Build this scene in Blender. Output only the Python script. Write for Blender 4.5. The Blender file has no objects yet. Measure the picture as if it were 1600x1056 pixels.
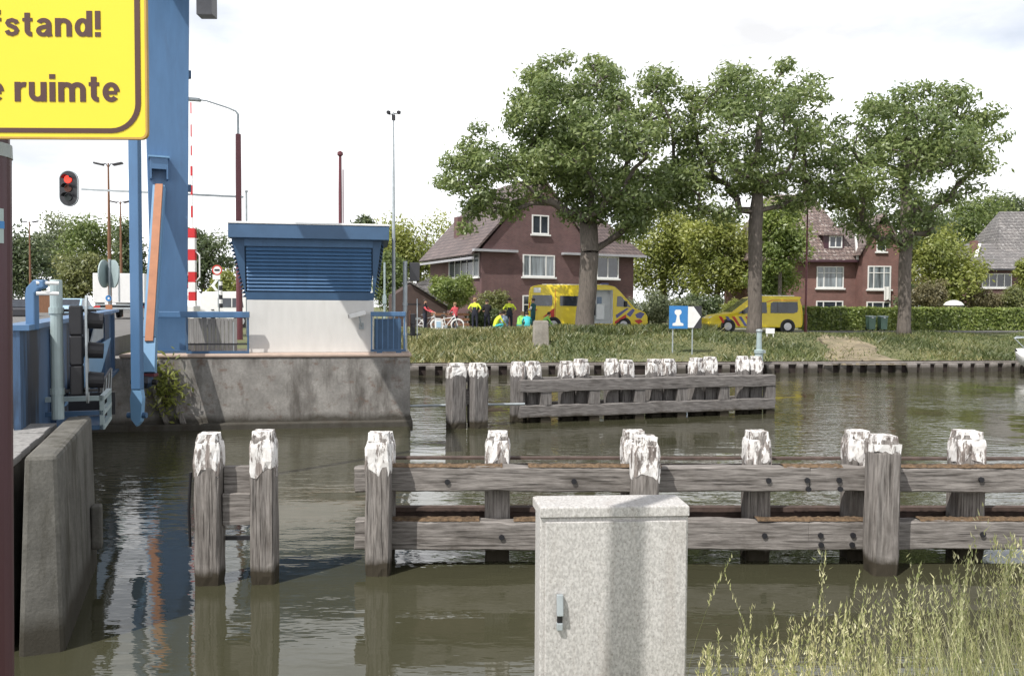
import bpy, bmesh, math, random
import numpy as np
from mathutils import Vector, Matrix, Euler
random.seed(7)
R = math.radians
SC = bpy.context.scene
COL = SC.collection

# ---------------------------------------------------------------- camera
F, CX, CY = 1300.0, 800.0, 528.0
TH, RO = math.atan(48/1300), R(0.3)
CAM = Vector((0, 0, 2.6))
_r, _u, FW = Vector((1, 0, 0)), Vector((0, math.sin(TH), math.cos(TH))), Vector((0, math.cos(TH), -math.sin(TH)))
RT = _r*math.cos(RO) + _u*math.sin(RO)
UP = _u*math.cos(RO) - _r*math.sin(RO)
cam = bpy.data.objects.new('camera', bpy.data.cameras.new('camera'))
COL.objects.link(cam)
cam.matrix_world = Matrix((( RT.x, UP.x, -FW.x, CAM.x), (RT.y, UP.y, -FW.y, CAM.y), (RT.z, UP.z, -FW.z, CAM.z), (0, 0, 0, 1)))
cam.data.sensor_width = 36; cam.data.lens = 36*F/1600
cam.data.clip_start = 0.05; cam.data.clip_end = 3000
SC.camera = cam

def ray(px, py):
    return FW + RT*((px-CX)/F) + UP*((CY-py)/F)
def X(px, py, d):                       # point seen at this photo pixel, d metres ahead
    v = ray(px, py); return CAM + v*(d/v.y)
def G(px, d, z):                        # ground point under this photo column
    p = X(px, 480, d); return Vector((p.x, d, z))
def ZP(px, py, d): return X(px, py, d).z

# ---------------------------------------------------------------- light
SUN_AZ, SUN_EL = R(41.3), R(54)
sd = Vector((math.sin(SUN_AZ)*math.cos(SUN_EL), math.cos(SUN_AZ)*math.cos(SUN_EL), -math.sin(SUN_EL)))
sun = bpy.data.objects.new('sun', bpy.data.lights.new('sun', 'SUN'))
COL.objects.link(sun); sun.data.energy = 4.0; sun.data.angle = R(0.5); sun.data.color = (1, .96, .9)
sun.rotation_euler = sd.to_track_quat('-Z', 'Y').to_euler()
sun.location = (-20, -20, 40)
W = bpy.data.worlds.new('World'); SC.world = W; W.use_nodes = True
nt = W.node_tree; nd = nt.nodes; nd.clear(); lk = nt.links.new
sky = nd.new('ShaderNodeTexSky'); sky.sky_type = 'NISHITA'; sky.sun_disc = False
sky.sun_elevation = SUN_EL; sky.sun_rotation = math.atan2(-sd.x, -sd.y)
sky.dust_density = 2.0
tc = nd.new('ShaderNodeTexCoord'); mp = nd.new('ShaderNodeMapping'); mp.inputs['Scale'].default_value = (1, 1, 2.6)
nz = nd.new('ShaderNodeTexNoise'); nz.inputs['Scale'].default_value = 2.2; nz.inputs['Detail'].default_value = 7; nz.inputs['Roughness'].default_value = .55
rp = nd.new('ShaderNodeValToRGB'); rp.color_ramp.elements[0].position = .33; rp.color_ramp.elements[1].position = .52
rp.color_ramp.elements[0].color = (.55, .55, .55, 1); rp.color_ramp.elements[1].color = (1, 1, 1, 1)
mx = nd.new('ShaderNodeMix'); mx.data_type = 'RGBA'
sx_ = nd.new('ShaderNodeSeparateXYZ'); lk(tc.outputs['Generated'], sx_.inputs[0])
cr_ = nd.new('ShaderNodeValToRGB'); cr_.color_ramp.elements[0].position = .05; cr_.color_ramp.elements[1].position = .75
cr_.color_ramp.elements[0].color = (1, 1, 1, 1); cr_.color_ramp.elements[1].color = (.40, .40, .41, 1)
lk(sx_.outputs['Z'], cr_.inputs['Fac'])
cm_ = nd.new('ShaderNodeMix'); cm_.data_type = 'RGBA'; cm_.blend_type = 'MULTIPLY'; cm_.inputs['Factor'].default_value = 1

n2_ = nd.new('ShaderNodeTexNoise'); n2_.inputs['Scale'].default_value = 3.4; n2_.inputs['Detail'].default_value = 6; lk(mp.outputs['Vector'], n2_.inputs['Vector'])
r2_ = nd.new('ShaderNodeValToRGB'); r2_.color_ramp.elements[0].position = .36; r2_.color_ramp.elements[1].position = .60
r2_.color_ramp.elements[0].color = (8.3, 8.35, 8.5, 1); r2_.color_ramp.elements[1].color = (14.0, 14.1, 14.3, 1)
lk(n2_.outputs['Fac'], r2_.inputs['Fac']); lk(r2_.outputs['Color'], cm_.inputs['A']); lk(cr_.outputs['Color'], cm_.inputs['B']); lk(cm_.outputs['Result'], mx.inputs['B'])
bg = nd.new('ShaderNodeBackground'); bg.inputs['Strength'].default_value = 0.12
wo = nd.new('ShaderNodeOutputWorld')
lk(tc.outputs['Generated'], mp.inputs['Vector']); lk(mp.outputs['Vector'], nz.inputs['Vector']); lk(nz.outputs['Fac'], rp.inputs['Fac'])
lk(rp.outputs['Color'], mx.inputs['Factor']); lk(sky.outputs['Color'], mx.inputs['A']); lk(mx.outputs['Result'], bg.inputs['Color']); lk(bg.outputs['Background'], wo.inputs['Surface'])
SC.view_settings.view_transform = 'Standard'; SC.view_settings.look = 'None'
SC.view_settings.exposure = 0.27; SC.view_settings.gamma = 1; SC.view_settings.use_curve_mapping = False
SC.cycles.max_bounces = 6; SC.cycles.transparent_max_bounces = 4; SC.cycles.caustics_reflective = False; SC.cycles.caustics_refractive = False

# ---------------------------------------------------------------- materials
def newmat(name):
    m = bpy.data.materials.new(name); m.use_nodes = True
    n = m.node_tree.nodes; n.clear()
    out = n.new('ShaderNodeOutputMaterial'); b = n.new('ShaderNodeBsdfPrincipled')
    m.node_tree.links.new(b.outputs[0], out.inputs[0])
    return m, n, m.node_tree.links.new, b, out
def noise(n, l, scale, detail=5, stretch=(1, 1, 1), coord='Object', rough=.6):
    t = n.new('ShaderNodeTexCoord'); mp_ = n.new('ShaderNodeMapping'); mp_.inputs['Scale'].default_value = stretch
    l(t.outputs[coord], mp_.inputs['Vector'])
    z = n.new('ShaderNodeTexNoise'); z.inputs['Scale'].default_value = scale; z.inputs['Detail'].default_value = detail; z.inputs['Roughness'].default_value = rough
    l(mp_.outputs['Vector'], z.inputs['Vector']); return z.outputs['Fac']
def ramp(n, l, fac, p0, p1, c0=(0, 0, 0, 1), c1=(1, 1, 1, 1)):
    r = n.new('ShaderNodeValToRGB'); e = r.color_ramp.elements
    e[0].position = p0; e[1].position = p1; e[0].color = (*c0[:3], 1); e[1].color = (*c1[:3], 1)
    l(fac, r.inputs['Fac']); return r.outputs['Color']
def mix(n, l, fac, a, b, mode='MIX'):
    m = n.new('ShaderNodeMix'); m.data_type = 'RGBA'; m.blend_type = mode
    for s, v in (('Factor', fac), ('A', a), ('B', b)):
        if isinstance(v, (int, float)): m.inputs[s].default_value = v
        elif isinstance(v, tuple): m.inputs[s].default_value = (*v[:3], 1)
        else: l(v, m.inputs[s])
    return m.outputs['Result']
def bump(n, l, h, b, strength=.3, dist=.02):
    u = n.new('ShaderNodeBump'); u.inputs['Strength'].default_value = strength; u.inputs['Distance'].default_value = dist
    l(h, u.inputs['Height']); l(u.outputs[0], b.inputs['Normal'])
def sc3(c, k): return tuple(min(1, x*k) for x in c)
def plain(name, c, rough=.55, var=.12, scale=6, metal=0, bmp=0.0, stretch=(1, 1, 1), dirt=None, dirt_amt=.5, spec=.5, dp=(.55, .72)):
    m, n, l, b, o = newmat(name)
    f = noise(n, l, scale, 6, stretch)
    col = ramp(n, l, f, .3, .7, sc3(c, 1-var), sc3(c, 1+var))
    if dirt:
        g = noise(n, l, scale*.45, 8, stretch, rough=.7)
        col = mix(n, l, ramp(n, l, g, dp[0], dp[1], (0, 0, 0), (dirt_amt,)*3), col, dirt)
    l(col, b.inputs['Base Color'])
    b.inputs['Roughness'].default_value = rough; b.inputs['Metallic'].default_value = metal; b.inputs['Specular IOR Level'].default_value = spec
    if bmp: bump(n, l, noise(n, l, scale*5, 6, stretch), b, bmp, .02)
    return m
def emit(name, c, s):
    m, n, l, b, o = newmat(name); b.inputs['Base Color'].default_value = (*c, 1)
    b.inputs['Emission Color'].default_value = (*c, 1); b.inputs['Emission Strength'].default_value = s; return m
def wood_mat(name, axis, c0=(.30, .278, .262), c1=(.105, .094, .086), wet=True):
    m, n, l, b, o = newmat(name)
    st = [14, 14, 14]; st[axis] = 1.1
    g = noise(n, l, 3.0, 8, tuple(st), rough=.65)
    col = ramp(n, l, g, .32, .62, c1, c0)
    st2 = [30, 30, 30]; st2[axis] = .9
    cr = noise(n, l, 1.6, 4, tuple(st2))
    col = mix(n, l, ramp(n, l, cr, .57, .65, (0, 0, 0), (.85,)*3), col, (.045, .04, .037))
    bl = noise(n, l, 2.4, 8, rough=.7)
    col = mix(n, l, ramp(n, l, bl, .50, .72, (0, 0, 0), (.55,)*3), col, (.10, .088, .078))
    if wet:
        ge = n.new('ShaderNodeNewGeometry'); sp = n.new('ShaderNodeSeparateXYZ'); l(ge.outputs['Position'], sp.inputs[0])
        ad = n.new('ShaderNodeMath'); ad.operation = 'MULTIPLY_ADD'; l(bl, ad.inputs[0]); ad.inputs[1].default_value = -.22; l(sp.outputs['Z'], ad.inputs[2])
        col = mix(n, l, ramp(n, l, ad.outputs[0], .0, .07, (1, 1, 1), (0, 0, 0)), col, (.05, .042, .030))
    l(col, b.inputs['Base Color']); b.inputs['Roughness'].default_value = .85; b.inputs['Specular IOR Level'].default_value = .25
    bump(n, l, g, b, .6, .012)
    return m
def cap_mat(name):
    m, n, l, b, o = newmat(name)
    p = noise(n, l, 7, 9, (1.9, 1.9, .5), rough=.72)
    g = noise(n, l, 3, 6, (16, 16, 1.2))
    wood = ramp(n, l, g, .35, .65, (.10, .08, .07), (.33, .29, .27))
    wh = ramp(n, l, noise(n, l, 14, 5), .35, .65, (.66, .64, .62), (.86, .85, .84))
    col = mix(n, l, ramp(n, l, p, .50, .545), wh, wood)
    l(col, b.inputs['Base Color']); b.inputs['Roughness'].default_value = .7
    bump(n, l, p, b, .7, .012)
    return m
def concrete(name, c=(.35, .335, .315), dark=(.085, .076, .068), stain=.8, rust=False, scale=1.0, wet=True):
    m, n, l, b, o = newmat(name)
    f = noise(n, l, 2.2*scale, 9, rough=.68)
    col = ramp(n, l, f, .33, .68, sc3(c, .62), sc3(c, 1.1))
    fs = noise(n, l, 26*scale, 6)
    col = mix(n, l, ramp(n, l, fs, .42, .62, (0, 0, 0), (.35,)*3), col, sc3(c, .5))
    v = noise(n, l, 1.15*scale, 8, (2.2, 2.2, .55), rough=.7)
    col = mix(n, l, ramp(n, l, v, .48, .66, (0, 0, 0), (stain,)*3), col, dark)
    if rust:
        r = noise(n, l, 3.0*scale, 7, (1, 1, 1.3), rough=.7)
        col = mix(n, l, ramp(n, l, r, .55, .66, (0, 0, 0), (.65,)*3), col, (.15, .095, .07))
    if wet:
        ge = n.new('ShaderNodeNewGeometry'); sp = n.new('ShaderNodeSeparateXYZ'); l(ge.outputs['Position'], sp.inputs[0])
        ad = n.new('ShaderNodeMath'); ad.operation = 'MULTIPLY_ADD'; l(f, ad.inputs[0]); ad.inputs[1].default_value = -.35; l(sp.outputs['Z'], ad.inputs[2])
        col = mix(n, l, ramp(n, l, ad.outputs[0], .0, .14, (.85,)*3, (0, 0, 0)), col, (.045, .04, .03))
    l(col, b.inputs['Base Color']); b.inputs['Roughness'].default_value = .9; b.inputs['Specular IOR Level'].default_value = .2
    bump(n, l, fs, b, .5, .008)
    return m
def brick_mat(name, c, c2, mortar, sw=.21, sh=.07, ms=.012, gloss=.9, speck=None):
    m, n, l, b, o = newmat(name)
    t = n.new('ShaderNodeTexCoord'); s = n.new('ShaderNodeSeparateXYZ'); l(t.outputs['Object'], s.inputs[0])
    a = n.new('ShaderNodeMath'); a.operation = 'ADD'; l(s.outputs['X'], a.inputs[0]); l(s.outputs['Y'], a.inputs[1])
    cb = n.new('ShaderNodeCombineXYZ'); l(a.outputs[0], cb.inputs['X']); l(s.outputs['Z'], cb.inputs['Y'])
    k = n.new('ShaderNodeTexBrick'); k.inputs['Scale'].default_value = 1; k.inputs['Brick Width'].default_value = sw; k.inputs['Row Height'].default_value = sh
    k.inputs['Mortar Size'].default_value = ms; k.inputs['Color1'].default_value = (*c, 1); k.inputs['Color2'].default_value = (*c2, 1); k.inputs['Mortar'].default_value = (*mortar, 1)
    l(cb.outputs[0], k.inputs['Vector'])
    col = k.outputs['Color']
    f = noise(n, l, .8, 7, rough=.65)
    col = mix(n, l, 1.0, col, ramp(n, l, f, .3, .7, (.72, .72, .72), (1.15, 1.12, 1.1)), 'MULTIPLY')
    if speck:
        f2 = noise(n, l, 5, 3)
        col = mix(n, l, ramp(n, l, f2, .58, .66, (0, 0, 0), (.7,)*3), col, speck)  # pale specks put roof glints into the tile colour
    l(col, b.inputs['Base Color']); b.inputs['Roughness'].default_value = gloss
    bump(n, l, k.outputs['Fac'], b, .4, -.01)
    return m
def leaf_mat(name, a, b_, c, trans=.38, patch=.25, alt=None):
    m, n, l, b, o = newmat(name)
    ge = n.new('ShaderNodeNewGeometry')
    r = n.new('ShaderNodeValToRGB'); e = r.color_ramp.elements
    e[0].position = 0; e[0].color = (*a, 1); e[1].position = 1; e[1].color = (*c, 1)
    q = e.new(.55); q.color = (*b_, 1)
    l(ge.outputs['Random Per Island'], r.inputs['Fac'])
    f = noise(n, l, patch, 3)
    base = r.outputs['Color']
    if alt:
        r2 = n.new('ShaderNodeValToRGB'); r2.color_ramp.elements[0].color = (*alt[0], 1); r2.color_ramp.elements[1].color = (*alt[1], 1)
        l(ge.outputs['Random Per Island'], r2.inputs['Fac'])
        base = mix(n, l, ramp(n, l, noise(n, l, patch*1.7, 5, rough=.65), .50, .66), base, r2.outputs['Color'])
    col = mix(n, l, 1.0, base, ramp(n, l, f, .35, .65, (.78, .82, .8), (1.2, 1.16, 1.05)), 'MULTIPLY')
    n.remove(b)
    d = n.new('ShaderNodeBsdfDiffuse'); t = n.new('ShaderNodeBsdfTranslucent'); g = n.new('ShaderNodeBsdfGlossy'); g.inputs['Roughness'].default_value = .45
    m1 = n.new('ShaderNodeMixShader'); m2 = n.new('ShaderNodeMixShader'); m1.inputs[0].default_value = trans; m2.inputs[0].default_value = .05
    l(col, d.inputs['Color']); l(col, t.inputs['Color']); l(d.outputs[0], m1.inputs[1]); l(t.outputs[0], m1.inputs[2])
    l(m1.outputs[0], m2.inputs[1]); l(g.outputs[0], m2.inputs[2]); l(m2.outputs[0], o.inputs[0])
    return m

M = {}
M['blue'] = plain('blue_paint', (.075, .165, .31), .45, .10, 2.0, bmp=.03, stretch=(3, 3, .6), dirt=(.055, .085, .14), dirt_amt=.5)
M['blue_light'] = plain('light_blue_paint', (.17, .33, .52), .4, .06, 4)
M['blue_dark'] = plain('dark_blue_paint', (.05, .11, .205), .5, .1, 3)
M['blue_grimy'] = plain('grimy_blue_paint', (.050, .105, .20), .55, .12, 1.5, stretch=(3, 3, .5), dirt=(.012, .015, .024), dirt_amt=1.0, dp=(.46, .58))
M['orange'] = plain('orange_paint', (.40, .17, .085), .55, .12, 5)
M['shed_wood'] = plain('dark_shed_boards', (.075, .05, .045), .8, .2, 3)
M['gutter'] = plain('shade_toned_gutter', (.40, .40, .43), .6, .1, 4)  # grey holds the shadow on the eave gutters
M['carbox'] = plain('grey_box', (.16, .16, .17), .6, .1, 5)
M['black'] = plain('black_metal', (.018, .018, .022), .5, .2, 6)
M['rubber'] = plain('rubber', (.02, .02, .02), .8, .2, 6)
M['steel'] = plain('galvanised_steel', (.36, .40, .42), .5, .15, 8, metal=.2)
M['greygreen'] = plain('grey_green_paint', (.34, .42, .43), .5, .1, 4, dirt=(.18, .21, .2))
M['maroon'] = plain('maroon_paint', (.060, .020, .030), .4, .1, 4)
M['lampred'] = plain('red_brown_paint', (.13, .035, .045), .5, .1, 4)
M['white'] = plain('white_paint', (.78, .78, .77), .5, .05, 5)
M['wall_white'] = plain('white_render', (.62, .615, .595), .85, .06, 1.8, bmp=.08, stretch=(2.5, 2.5, .7), dirt=(.48, .46, .42), dirt_amt=.35)
M['red'] = plain('red_paint', (.55, .02, .025), .45, .1, 5)
M['yellow_sign'] = plain('yellow_sign', (.72, .57, .03), .35, .03, 3)
M['sign_brown'] = plain('brown_print', (.06, .022, .018), .5, .08, 9)
M['sign_blue'] = plain('blue_print', (.035, .20, .50), .4, .06, 5)
M['yellow'] = plain('yellow_bodywork', (.80, .62, .025), .28, .05, 2)
M['ylime'] = plain('hivis_yellow', (.62, .72, .05), .8, .15, 12)
M['lime'] = plain('lime_cloth', (.28, .60, .12), .8, .15, 12)
M['turq'] = plain('turquoise_cloth', (.05, .45, .48), .8, .15, 12)
M['navy'] = plain('navy_cloth', (.022, .024, .04), .85, .3, 12)
M['teal'] = plain('dark_green_cloth', (.02, .10, .11), .85, .3, 12)
M['jeans'] = plain('pale_blue_cloth', (.32, .40, .52), .85, .2, 12)
M['coral'] = plain('coral_cloth', (.62, .10, .12), .85, .15, 12)
M['blackcloth'] = plain('black_cloth', (.02, .018, .022), .9, .3, 12)
M['skin'] = plain('skin', (.52, .30, .21), .6, .08, 12)
M['hair_dark'] = plain('dark_hair', (.03, .02, .014), .7, .3, 30)
M['hair_fair'] = plain('fair_hair', (.25, .16, .08), .7, .3, 30)
M['glass'] = plain('dark_glass', (.035, .042, .055), .08, .5, 1.5, spec=.8)
M['glass_curtain'] = plain('window_glass_with_curtain', (.20, .23, .25), .12, .75, 1.6, stretch=(4, 4, .25), spec=.8)
M['stripe_red'] = plain('red_stripe', (.55, .035, .02), .35, .1, 4)
M['stripe_blue'] = plain('blue_stripe', (.10, .11, .30), .35, .1, 4)
M['interior'] = plain('pale_interior', (.86, .88, .88), .6, .06, 3)
M['carblue'] = plain('pale_blue_bodywork', (.38, .55, .70), .3, .06, 3)
M['carblack'] = plain('black_bodywork', (.03, .03, .035), .3, .1, 3)
M['chrome'] = plain('wheel_rim', (.5, .5, .52), .35, .1, 8, metal=.6)
M['lens'] = plain('lamp_lens', (.75, .76, .78), .15, .05, 6)
M['bin'] = plain('green_plastic', (.11, .19, .145), .5, .1, 5)
M['asphalt'] = plain('asphalt', (.14, .135, .13), .9, .15, 4)
M['paving'] = plain('pale_paving', (.42, .39, .36), .9, .15, 6)
M['pinkstone'] = plain('pink_paving', (.46, .36, .30), .9, .12, 5)
M['brown_wood'] = plain('brown_boards', (.20, .10, .055), .8, .2, 3, stretch=(6, 6, 1))
M['grey_boards'] = plain('weathered_boards', (.26, .255, .25), .85, .3, 3, stretch=(8, 8, .6))
M['bark'] = plain('bark', (.135, .115, .10), .9, .35, 4, bmp=.8, stretch=(4, 4, .8), dirt=(.05, .045, .04))
M['wood_x'] = wood_mat('weathered_timber_beam', 0)
M['wood_z'] = wood_mat('weathered_timber_post', 2)
M['wood_xd'] = wood_mat('weathered_timber_far_beam', 0, (.235, .220, .212), (.10, .092, .088))
M['wood_zd'] = wood_mat('weathered_timber_far_post', 2, (.235, .220, .212), (.10, .092, .088))
M['cap'] = cap_mat('peeling_white_paint')
M['debris'] = plain('dry_moss_and_rust', (.135, .088, .05), .95, .6, 22, bmp=.6)
M['rustbeam'] = plain('rusty_strip', (.085, .058, .048), .9, .4, 8)
M['concrete'] = concrete('stained_concrete', rust=True)
M['concrete_near'] = concrete('mossy_concrete', (.165, .16, .145), (.05, .046, .035), .8, scale=1.6)
M['concrete_pale'] = concrete('pale_concrete', (.40, .37, .33), (.2, .18, .15), .5, wet=False)
M['quay'] = concrete('quay_concrete', (.36, .33, .31), (.16, .14, .12), .5)
M['quay_dark'] = plain('quay_gap', (.035, .025, .022), .9, .3, 3)
M['brick'] = brick_mat('dark_red_brick', (.175, .082, .085), (.132, .062, .066), (.17, .135, .13))
M['brick_warm'] = brick_mat('red_brick', (.235, .105, .09), (.18, .08, .072), (.21, .155, .14))
M['tile'] = brick_mat('clay_roof_tiles', (.19, .145, .135), (.12, .09, .088), (.06, .045, .045), .30, .26, .03, .5)
M['tile_speck'] = brick_mat('painted_glint_roof_tiles', (.24, .185, .165), (.15, .11, .10), (.07, .05, .05), .30, .26, .03, .5, (.5, .46, .43))
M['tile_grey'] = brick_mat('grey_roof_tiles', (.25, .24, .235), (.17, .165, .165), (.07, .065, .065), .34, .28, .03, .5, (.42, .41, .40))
M['leaf'] = leaf_mat('ash_leaves', (.145, .20, .075), (.22, .29, .105), (.33, .39, .165), .5)
M['leaf_yel'] = leaf_mat('yellow_green_leaves', (.20, .24, .055), (.33, .37, .09), (.45, .47, .15), .5)
M['leaf_mid'] = leaf_mat('mid_green_leaves', (.115, .165, .055), (.20, .265, .08), (.30, .36, .13), .48)
M['leaf_bright'] = leaf_mat('bright_green_leaves', (.15, .215, .05), (.26, .335, .085), (.36, .42, .13), .48)
M['leaf_dark'] = leaf_mat('dark_green_leaves', (.075, .11, .052), (.13, .175, .08), (.20, .245, .115), .45)
M['leaf_pale'] = leaf_mat('silvery_hazed_leaves', (.16, .20, .12), (.24, .28, .16), (.33, .36, .23), .45)  # silvery shrub tone, also painted haze on a far left tree
M['leaf_olive'] = leaf_mat('olive_leaves', (.15, .18, .065), (.24, .26, .095), (.33, .34, .14), .48)
M['leaf_brown'] = leaf_mat('brownish_leaves', (.16, .145, .08), (.25, .22, .115), (.32, .28, .16), .45)
M['bankgrass'] = leaf_mat('bank_grass', (.075, .105, .038), (.125, .16, .058), (.215, .235, .10), .35, .3)
M['drybank'] = leaf_mat('dry_bank_grass', (.15, .165, .06), (.25, .25, .11), (.40, .36, .19), .35, .3)
M['strawgrass'] = leaf_mat('tall_dry_grass', (.27, .31, .11), (.48, .47, .25), (.80, .75, .50), .35, .8)

def water_mat():
    m, n, l, b, o = newmat('canal_water')
    f0 = noise(n, l, .25, 3)
    l(ramp(n, l, f0, .3, .7, (.045, .045, .027), (.062, .060, .036)), b.inputs['Base Color'])
    b.inputs['Roughness'].default_value = .02; b.inputs['IOR'].default_value = 1.5
    a = noise(n, l, 1.0, 3, (2.0, 5.5, 1), rough=.5)
    c = noise(n, l, .40, 2, (1.0, 2.2, 1))
    k = noise(n, l, .20, 3)
    amp = ramp(n, l, k, .38, .58, (.06,)*3, (1, 1, 1))
    ge = n.new('ShaderNodeNewGeometry'); sp = n.new('ShaderNodeSeparateXYZ'); l(ge.outputs['Position'], sp.inputs[0])
    mr = n.new('ShaderNodeMapRange'); mr.inputs['From Min'].default_value = 6.5; mr.inputs['From Max'].default_value = 11; mr.inputs['To Min'].default_value = .40; mr.inputs['To Max'].default_value = 1.0
    l(sp.outputs['Y'], mr.inputs['Value'])
    mm = n.new('ShaderNodeMath'); mm.operation = 'MULTIPLY'; l(a, mm.inputs[0]); l(amp, mm.inputs[1])
    ma = n.new('ShaderNodeMath'); ma.operation = 'MULTIPLY_ADD'; l(c, ma.inputs[0]); ma.inputs[1].default_value = .8; l(mm.outputs[0], ma.inputs[2])
    mg = n.new('ShaderNodeMath'); mg.operation = 'MULTIPLY'; l(ma.outputs[0], mg.inputs[0]); l(mr.outputs['Result'], mg.inputs[1])
    bump(n, l, mg.outputs[0], b, 1.0, .020)
    return m
M['water'] = water_mat()

def ground_mat():
    m, n, l, b, o = newmat('bank_soil_and_grass')
    f = noise(n, l, .35, 6); g = noise(n, l, 5, 6)
    col = ramp(n, l, f, .38, .62, (.10, .12, .045), (.19, .185, .085))
    col = mix(n, l, ramp(n, l, g, .4, .65, (0, 0, 0), (.6,)*3), col, (.07, .075, .03))
    l(col, b.inputs['Base Color']); b.inputs['Roughness'].default_value = .95
    bump(n, l, g, b, .6, .05)
    return m
M['ground'] = ground_mat()
M['dirt'] = plain("bare_sand", (.24, .20, .135), .95, .35, 1.6, bmp=.4, dirt=(.13, .13, .06), dirt_amt=.8)

def cabinet_mat():
    m, n, l, b, o = newmat('weathered_cabinet')
    f = noise(n, l, 105, 8, (1, 1, .6), rough=.7)
    col = ramp(n, l, f, .40, .60, (.36, .35, .34), (.56, .548, .535))
    v = noise(n, l, 4, 6, (3, 3, .3))
    col = mix(n, l, ramp(n, l, v, .52, .72, (0, 0, 0), (.40,)*3), col, (.33, .29, .26))
    h = noise(n, l, 90, 4)
    col = mix(n, l, ramp(n, l, h, .58, .64, (0, 0, 0), (.5,)*3), col, (.20, .175, .15))
    l(col, b.inputs['Base Color']); b.inputs['Roughness'].default_value = .8
    bump(n, l, f, b, .25, .004)
    return m
M['cabinet'] = cabinet_mat()

# ---------------------------------------------------------------- mesh helpers
class MB:
    def __init__(s): s.v, s.f, s.m = [], [], []
    def add(s, vs, fs, mi=0):
        k = len(s.v); s.v += [tuple(p) for p in vs]
        for f in fs: s.f.append([i+k for i in f]); s.m.append(mi)
        return s
    def box(s, c, d, rot=None, mi=0, taper=1.0):
        c = Vector(c); hx, hy, hz = d[0]/2, d[1]/2, d[2]/2
        rm = Euler(rot).to_matrix() if isinstance(rot, (tuple, list)) else rot
        vs = []
        for sz in (-1, 1):
            t = taper if sz > 0 else 1
            for sx, sy in ((-1, -1), (1, -1), (1, 1), (-1, 1)):
                p = Vector((sx*hx*t, sy*hy*t, sz*hz)); vs.append(c + (rm @ p if rm else p))
        return s.add(vs, [(3, 2, 1, 0), (4, 5, 6, 7), (0, 1, 5, 4), (1, 2, 6, 5), (2, 3, 7, 6), (3, 0, 4, 7)], mi)
    def bar(s, p0, p1, w, h, mi=0, w1=None, h1=None):
        p0, p1 = Vector(p0), Vector(p1); d = (p1-p0).normalized()
        up = Vector((0, 0, 1)) if abs(d.z) < .95 else Vector((0, 1, 0))
        a = d.cross(up).normalized(); b = a.cross(d).normalized()
        vs = []
        for p, ww, hh in ((p0, w, h), (p1, w1 or w, h1 or h)):
            for sx, sy in ((-1, -1), (1, -1), (1, 1), (-1, 1)): vs.append(p + a*sx*ww/2 + b*sy*hh/2)
        return s.add(vs, [(0, 1, 2, 3), (7, 6, 5, 4), (0, 4, 5, 1), (1, 5, 6, 2), (2, 6, 7, 3), (3, 7, 4, 0)], mi)
    def path(s, pts, rs, n=8, mi=0, cap=True):
        pts = [Vector(p) for p in pts]
        if isinstance(rs, (int, float)): rs = [rs]*len(pts)
        vs, fs = [], []
        pa = None
        for i, p in enumerate(pts):
            d = (pts[min(i+1, len(pts)-1)]-pts[max(i-1, 0)]).normalized()
            if pa is None: pa = d.orthogonal().normalized()
            pa = (pa - d*pa.dot(d)).normalized(); b = d.cross(pa)
            for k in range(n):
                t = 2*math.pi*k/n; vs.append(p + (pa*math.cos(t)+b*math.sin(t))*rs[i])
        for i in range(len(pts)-1):
            for k in range(n):
                k2 = (k+1) % n; fs.append((i*n+k, i*n+k2, (i+1)*n+k2, (i+1)*n+k))
        if cap:
            fs.append(tuple(range(n-1, -1, -1))); q = (len(pts)-1)*n; fs.append(tuple(range(q, q+n)))
        return s.add(vs, fs, mi)
    def tube(s, p0, p1, r0, r1=None, n=10, mi=0): return s.path([p0, p1], [r0, r0 if r1 is None else r1], n, mi)
    def prism(s, poly, vec, mi=0):
        n = len(poly); vec = Vector(vec); a = [Vector(p) for p in poly]
        return s.add(a + [p+vec for p in a], [tuple(range(n-1, -1, -1)), tuple(range(n, 2*n))] + [(i, (i+1) % n, n+(i+1) % n, n+i) for i in range(n)], mi)
    def lathe(s, prof, c=(0, 0, 0), n=14, mi=0):
        c = Vector(c); vs, fs = [], []
        for r, z in prof:
            for k in range(n):
                t = 2*math.pi*k/n; vs.append(c + Vector((r*math.cos(t), r*math.sin(t), z)))
        for i in range(len(prof)-1):
            for k in range(n): fs.append((i*n+k, i*n+(k+1) % n, (i+1)*n+(k+1) % n, (i+1)*n+k))
        fs.append(tuple(range(n-1, -1, -1))); q = (len(prof)-1)*n; fs.append(tuple(range(q, q+n)))
        return s.add(vs, fs, mi)
    def torus(s, c, R_, r, ax='y', n=28, k=8, mi=0):
        c = Vector(c); vs, fs = [], []
        for i in range(n):
            t = 2*math.pi*i/n
            for j in range(k):
                q = 2*math.pi*j/k; a, h = (R_+r*math.cos(q)), r*math.sin(q)
                p = {'y': (a*math.cos(t), h, a*math.sin(t)), 'x': (h, a*math.cos(t), a*math.sin(t)), 'z': (a*math.cos(t), a*math.sin(t), h)}[ax]
                vs.append(c+Vector(p))
        for i in range(n):
            for j in range(k): fs.append((i*k+j, ((i+1) % n)*k+j, ((i+1) % n)*k+(j+1) % k, i*k+(j+1) % k))
        return s.add(vs, fs, mi)
    def disc(s, c, r, axis, th, n=24, mi=0, sx=1.0):
        c = Vector(c); ax = Vector(axis).normalized(); a = ax.orthogonal().normalized()
        if abs(ax.z) < .9: a = Vector((0, 0, 1)).cross(ax).normalized()
        b = ax.cross(a)
        return s.prism([c + a*math.cos(2*math.pi*i/n)*r*sx + b*math.sin(2*math.pi*i/n)*r for i in range(n)], ax*th, mi)
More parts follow.
